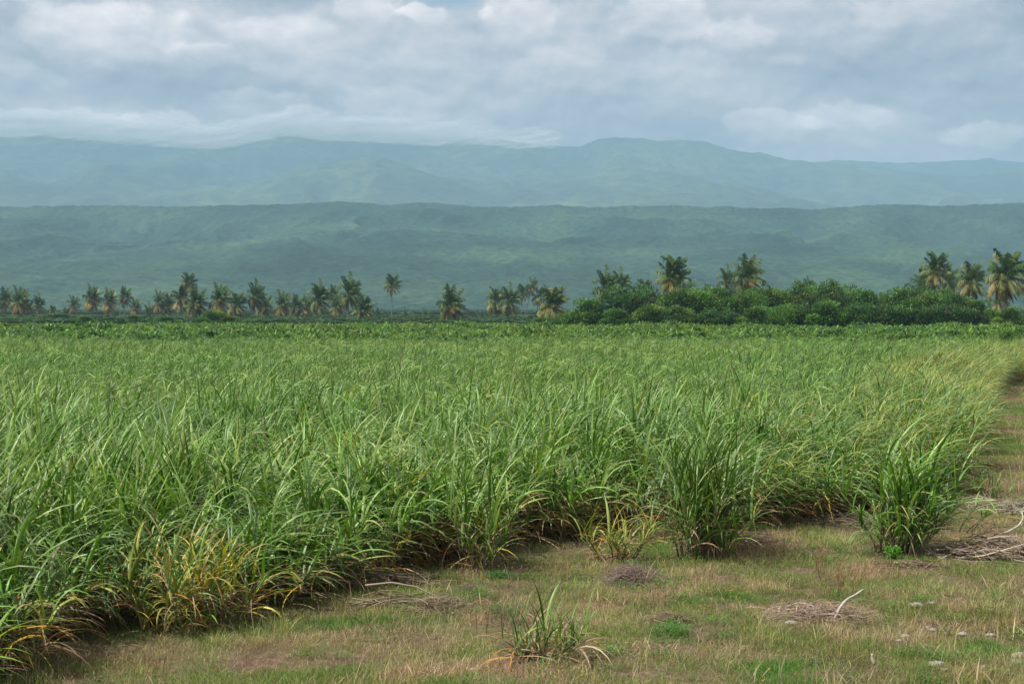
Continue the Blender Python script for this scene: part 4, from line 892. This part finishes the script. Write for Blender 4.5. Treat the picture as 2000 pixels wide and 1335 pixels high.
for b_ in [(230, 100, 190, 70, .22), (420, 130, 90, 35, .16), (560, 90, 130, 50, .14), (720, 30, 80, 40, .28), (825, 48, 55, 24, .3), (955, 50, 26, 13, .1), (1010, 60, 80, 60, .18), (1290, 50, 130, 60, .26), (1440, 90, 60, 40, .18),
           (180, 258, 130, 26, .2), (320, 255, 90, 28, .22), (520, 215, 110, 36, .2), (590, 240, 60, 36, .18), (760, 215, 130, 50, .16), (1350, 150, 120, 50, .12), (1500, 255, 110, 36, .22), (1640, 245, 120, 40, .24), (1890, 288, 90, 34, .3), (1750, 50, 130, 40, .16), (1100, 150, 160, 60, .12), (80, 190, 70, 40, .12)]:
    acc = mathn(nt, 'ADD', acc, puff(*b_))
acc = mathn(nt, 'ADD', acc, mathn(nt, 'MULTIPLY', mathn(nt, 'SUBTRACT', fs, fs2), 1.0))
acc = mathn(nt, 'ADD', acc, mathn(nt, 'MULTIPLY_ADD', fs, 0.45, -0.34))
cl = ramp(nt, mathn(nt, 'MULTIPLY_ADD', acc, 0.5, 0.5), [(0.1, (1.7, 1.5, 1.9)), (0.38, (4.9, 4.3, 4.5)), (0.6, (8.9, 7.5, 7.1)), (0.9, (16, 13.5, 12.6))])
gap = mathn(nt, 'ADD', blob(860, 12, 100, 32, 1.0), blob(1218, 18, 28, 40, .7))
gap = mathn(nt, 'ADD', gap, mathn(nt, 'MULTIPLY_ADD', fs, 1.2, -0.75))
gapm = ramp(nt, gap, [(0.25, 0.0), (0.9, 0.8)])
hi = ramp(nt, el, [(0.22, 0.0), (0.5, 0.45)])
gapm = mathn(nt, 'MAXIMUM', gapm, hi)
cc = mixc(nt, gapm, cl, sky.outputs[0])
bg = N(nt, 'ShaderNodeBackground', Strength=0.1); lk.new(cc, bg.inputs[0])
wo = N(nt, 'ShaderNodeOutputWorld'); lk.new(bg.outputs[0], wo.inputs[0])
# ramp() colours above 1 are allowed in code; sun lamp
sd = bpy.data.lights.new('sun', 'SUN'); sd.energy = 5.0; sd.angle = R(0.7); sd.color = (1.0, 0.955, 0.88)
so = bpy.data.objects.new('sun', sd); col.objects.link(so)
dv = np.array([math.sin(SUN_AZ) * math.cos(SUN_EL), math.cos(SUN_AZ) * math.cos(SUN_EL), math.sin(SUN_EL)])
from mathutils import Vector
so.rotation_euler = Vector(tuple(-dv)).to_track_quat('-Z', 'Y').to_euler()
so.location = (-20, -20, 60)

scn.view_settings.view_transform = 'Standard'; scn.view_settings.look = 'None'; scn.view_settings.exposure = 0.44; scn.view_settings.gamma = 1
scn.render.engine = 'CYCLES'
scn.cycles.max_bounces = 4; scn.cycles.diffuse_bounces = 2; scn.cycles.transmission_bounces = 2; scn.cycles.volume_bounces = 0; scn.cycles.transparent_max_bounces = 48
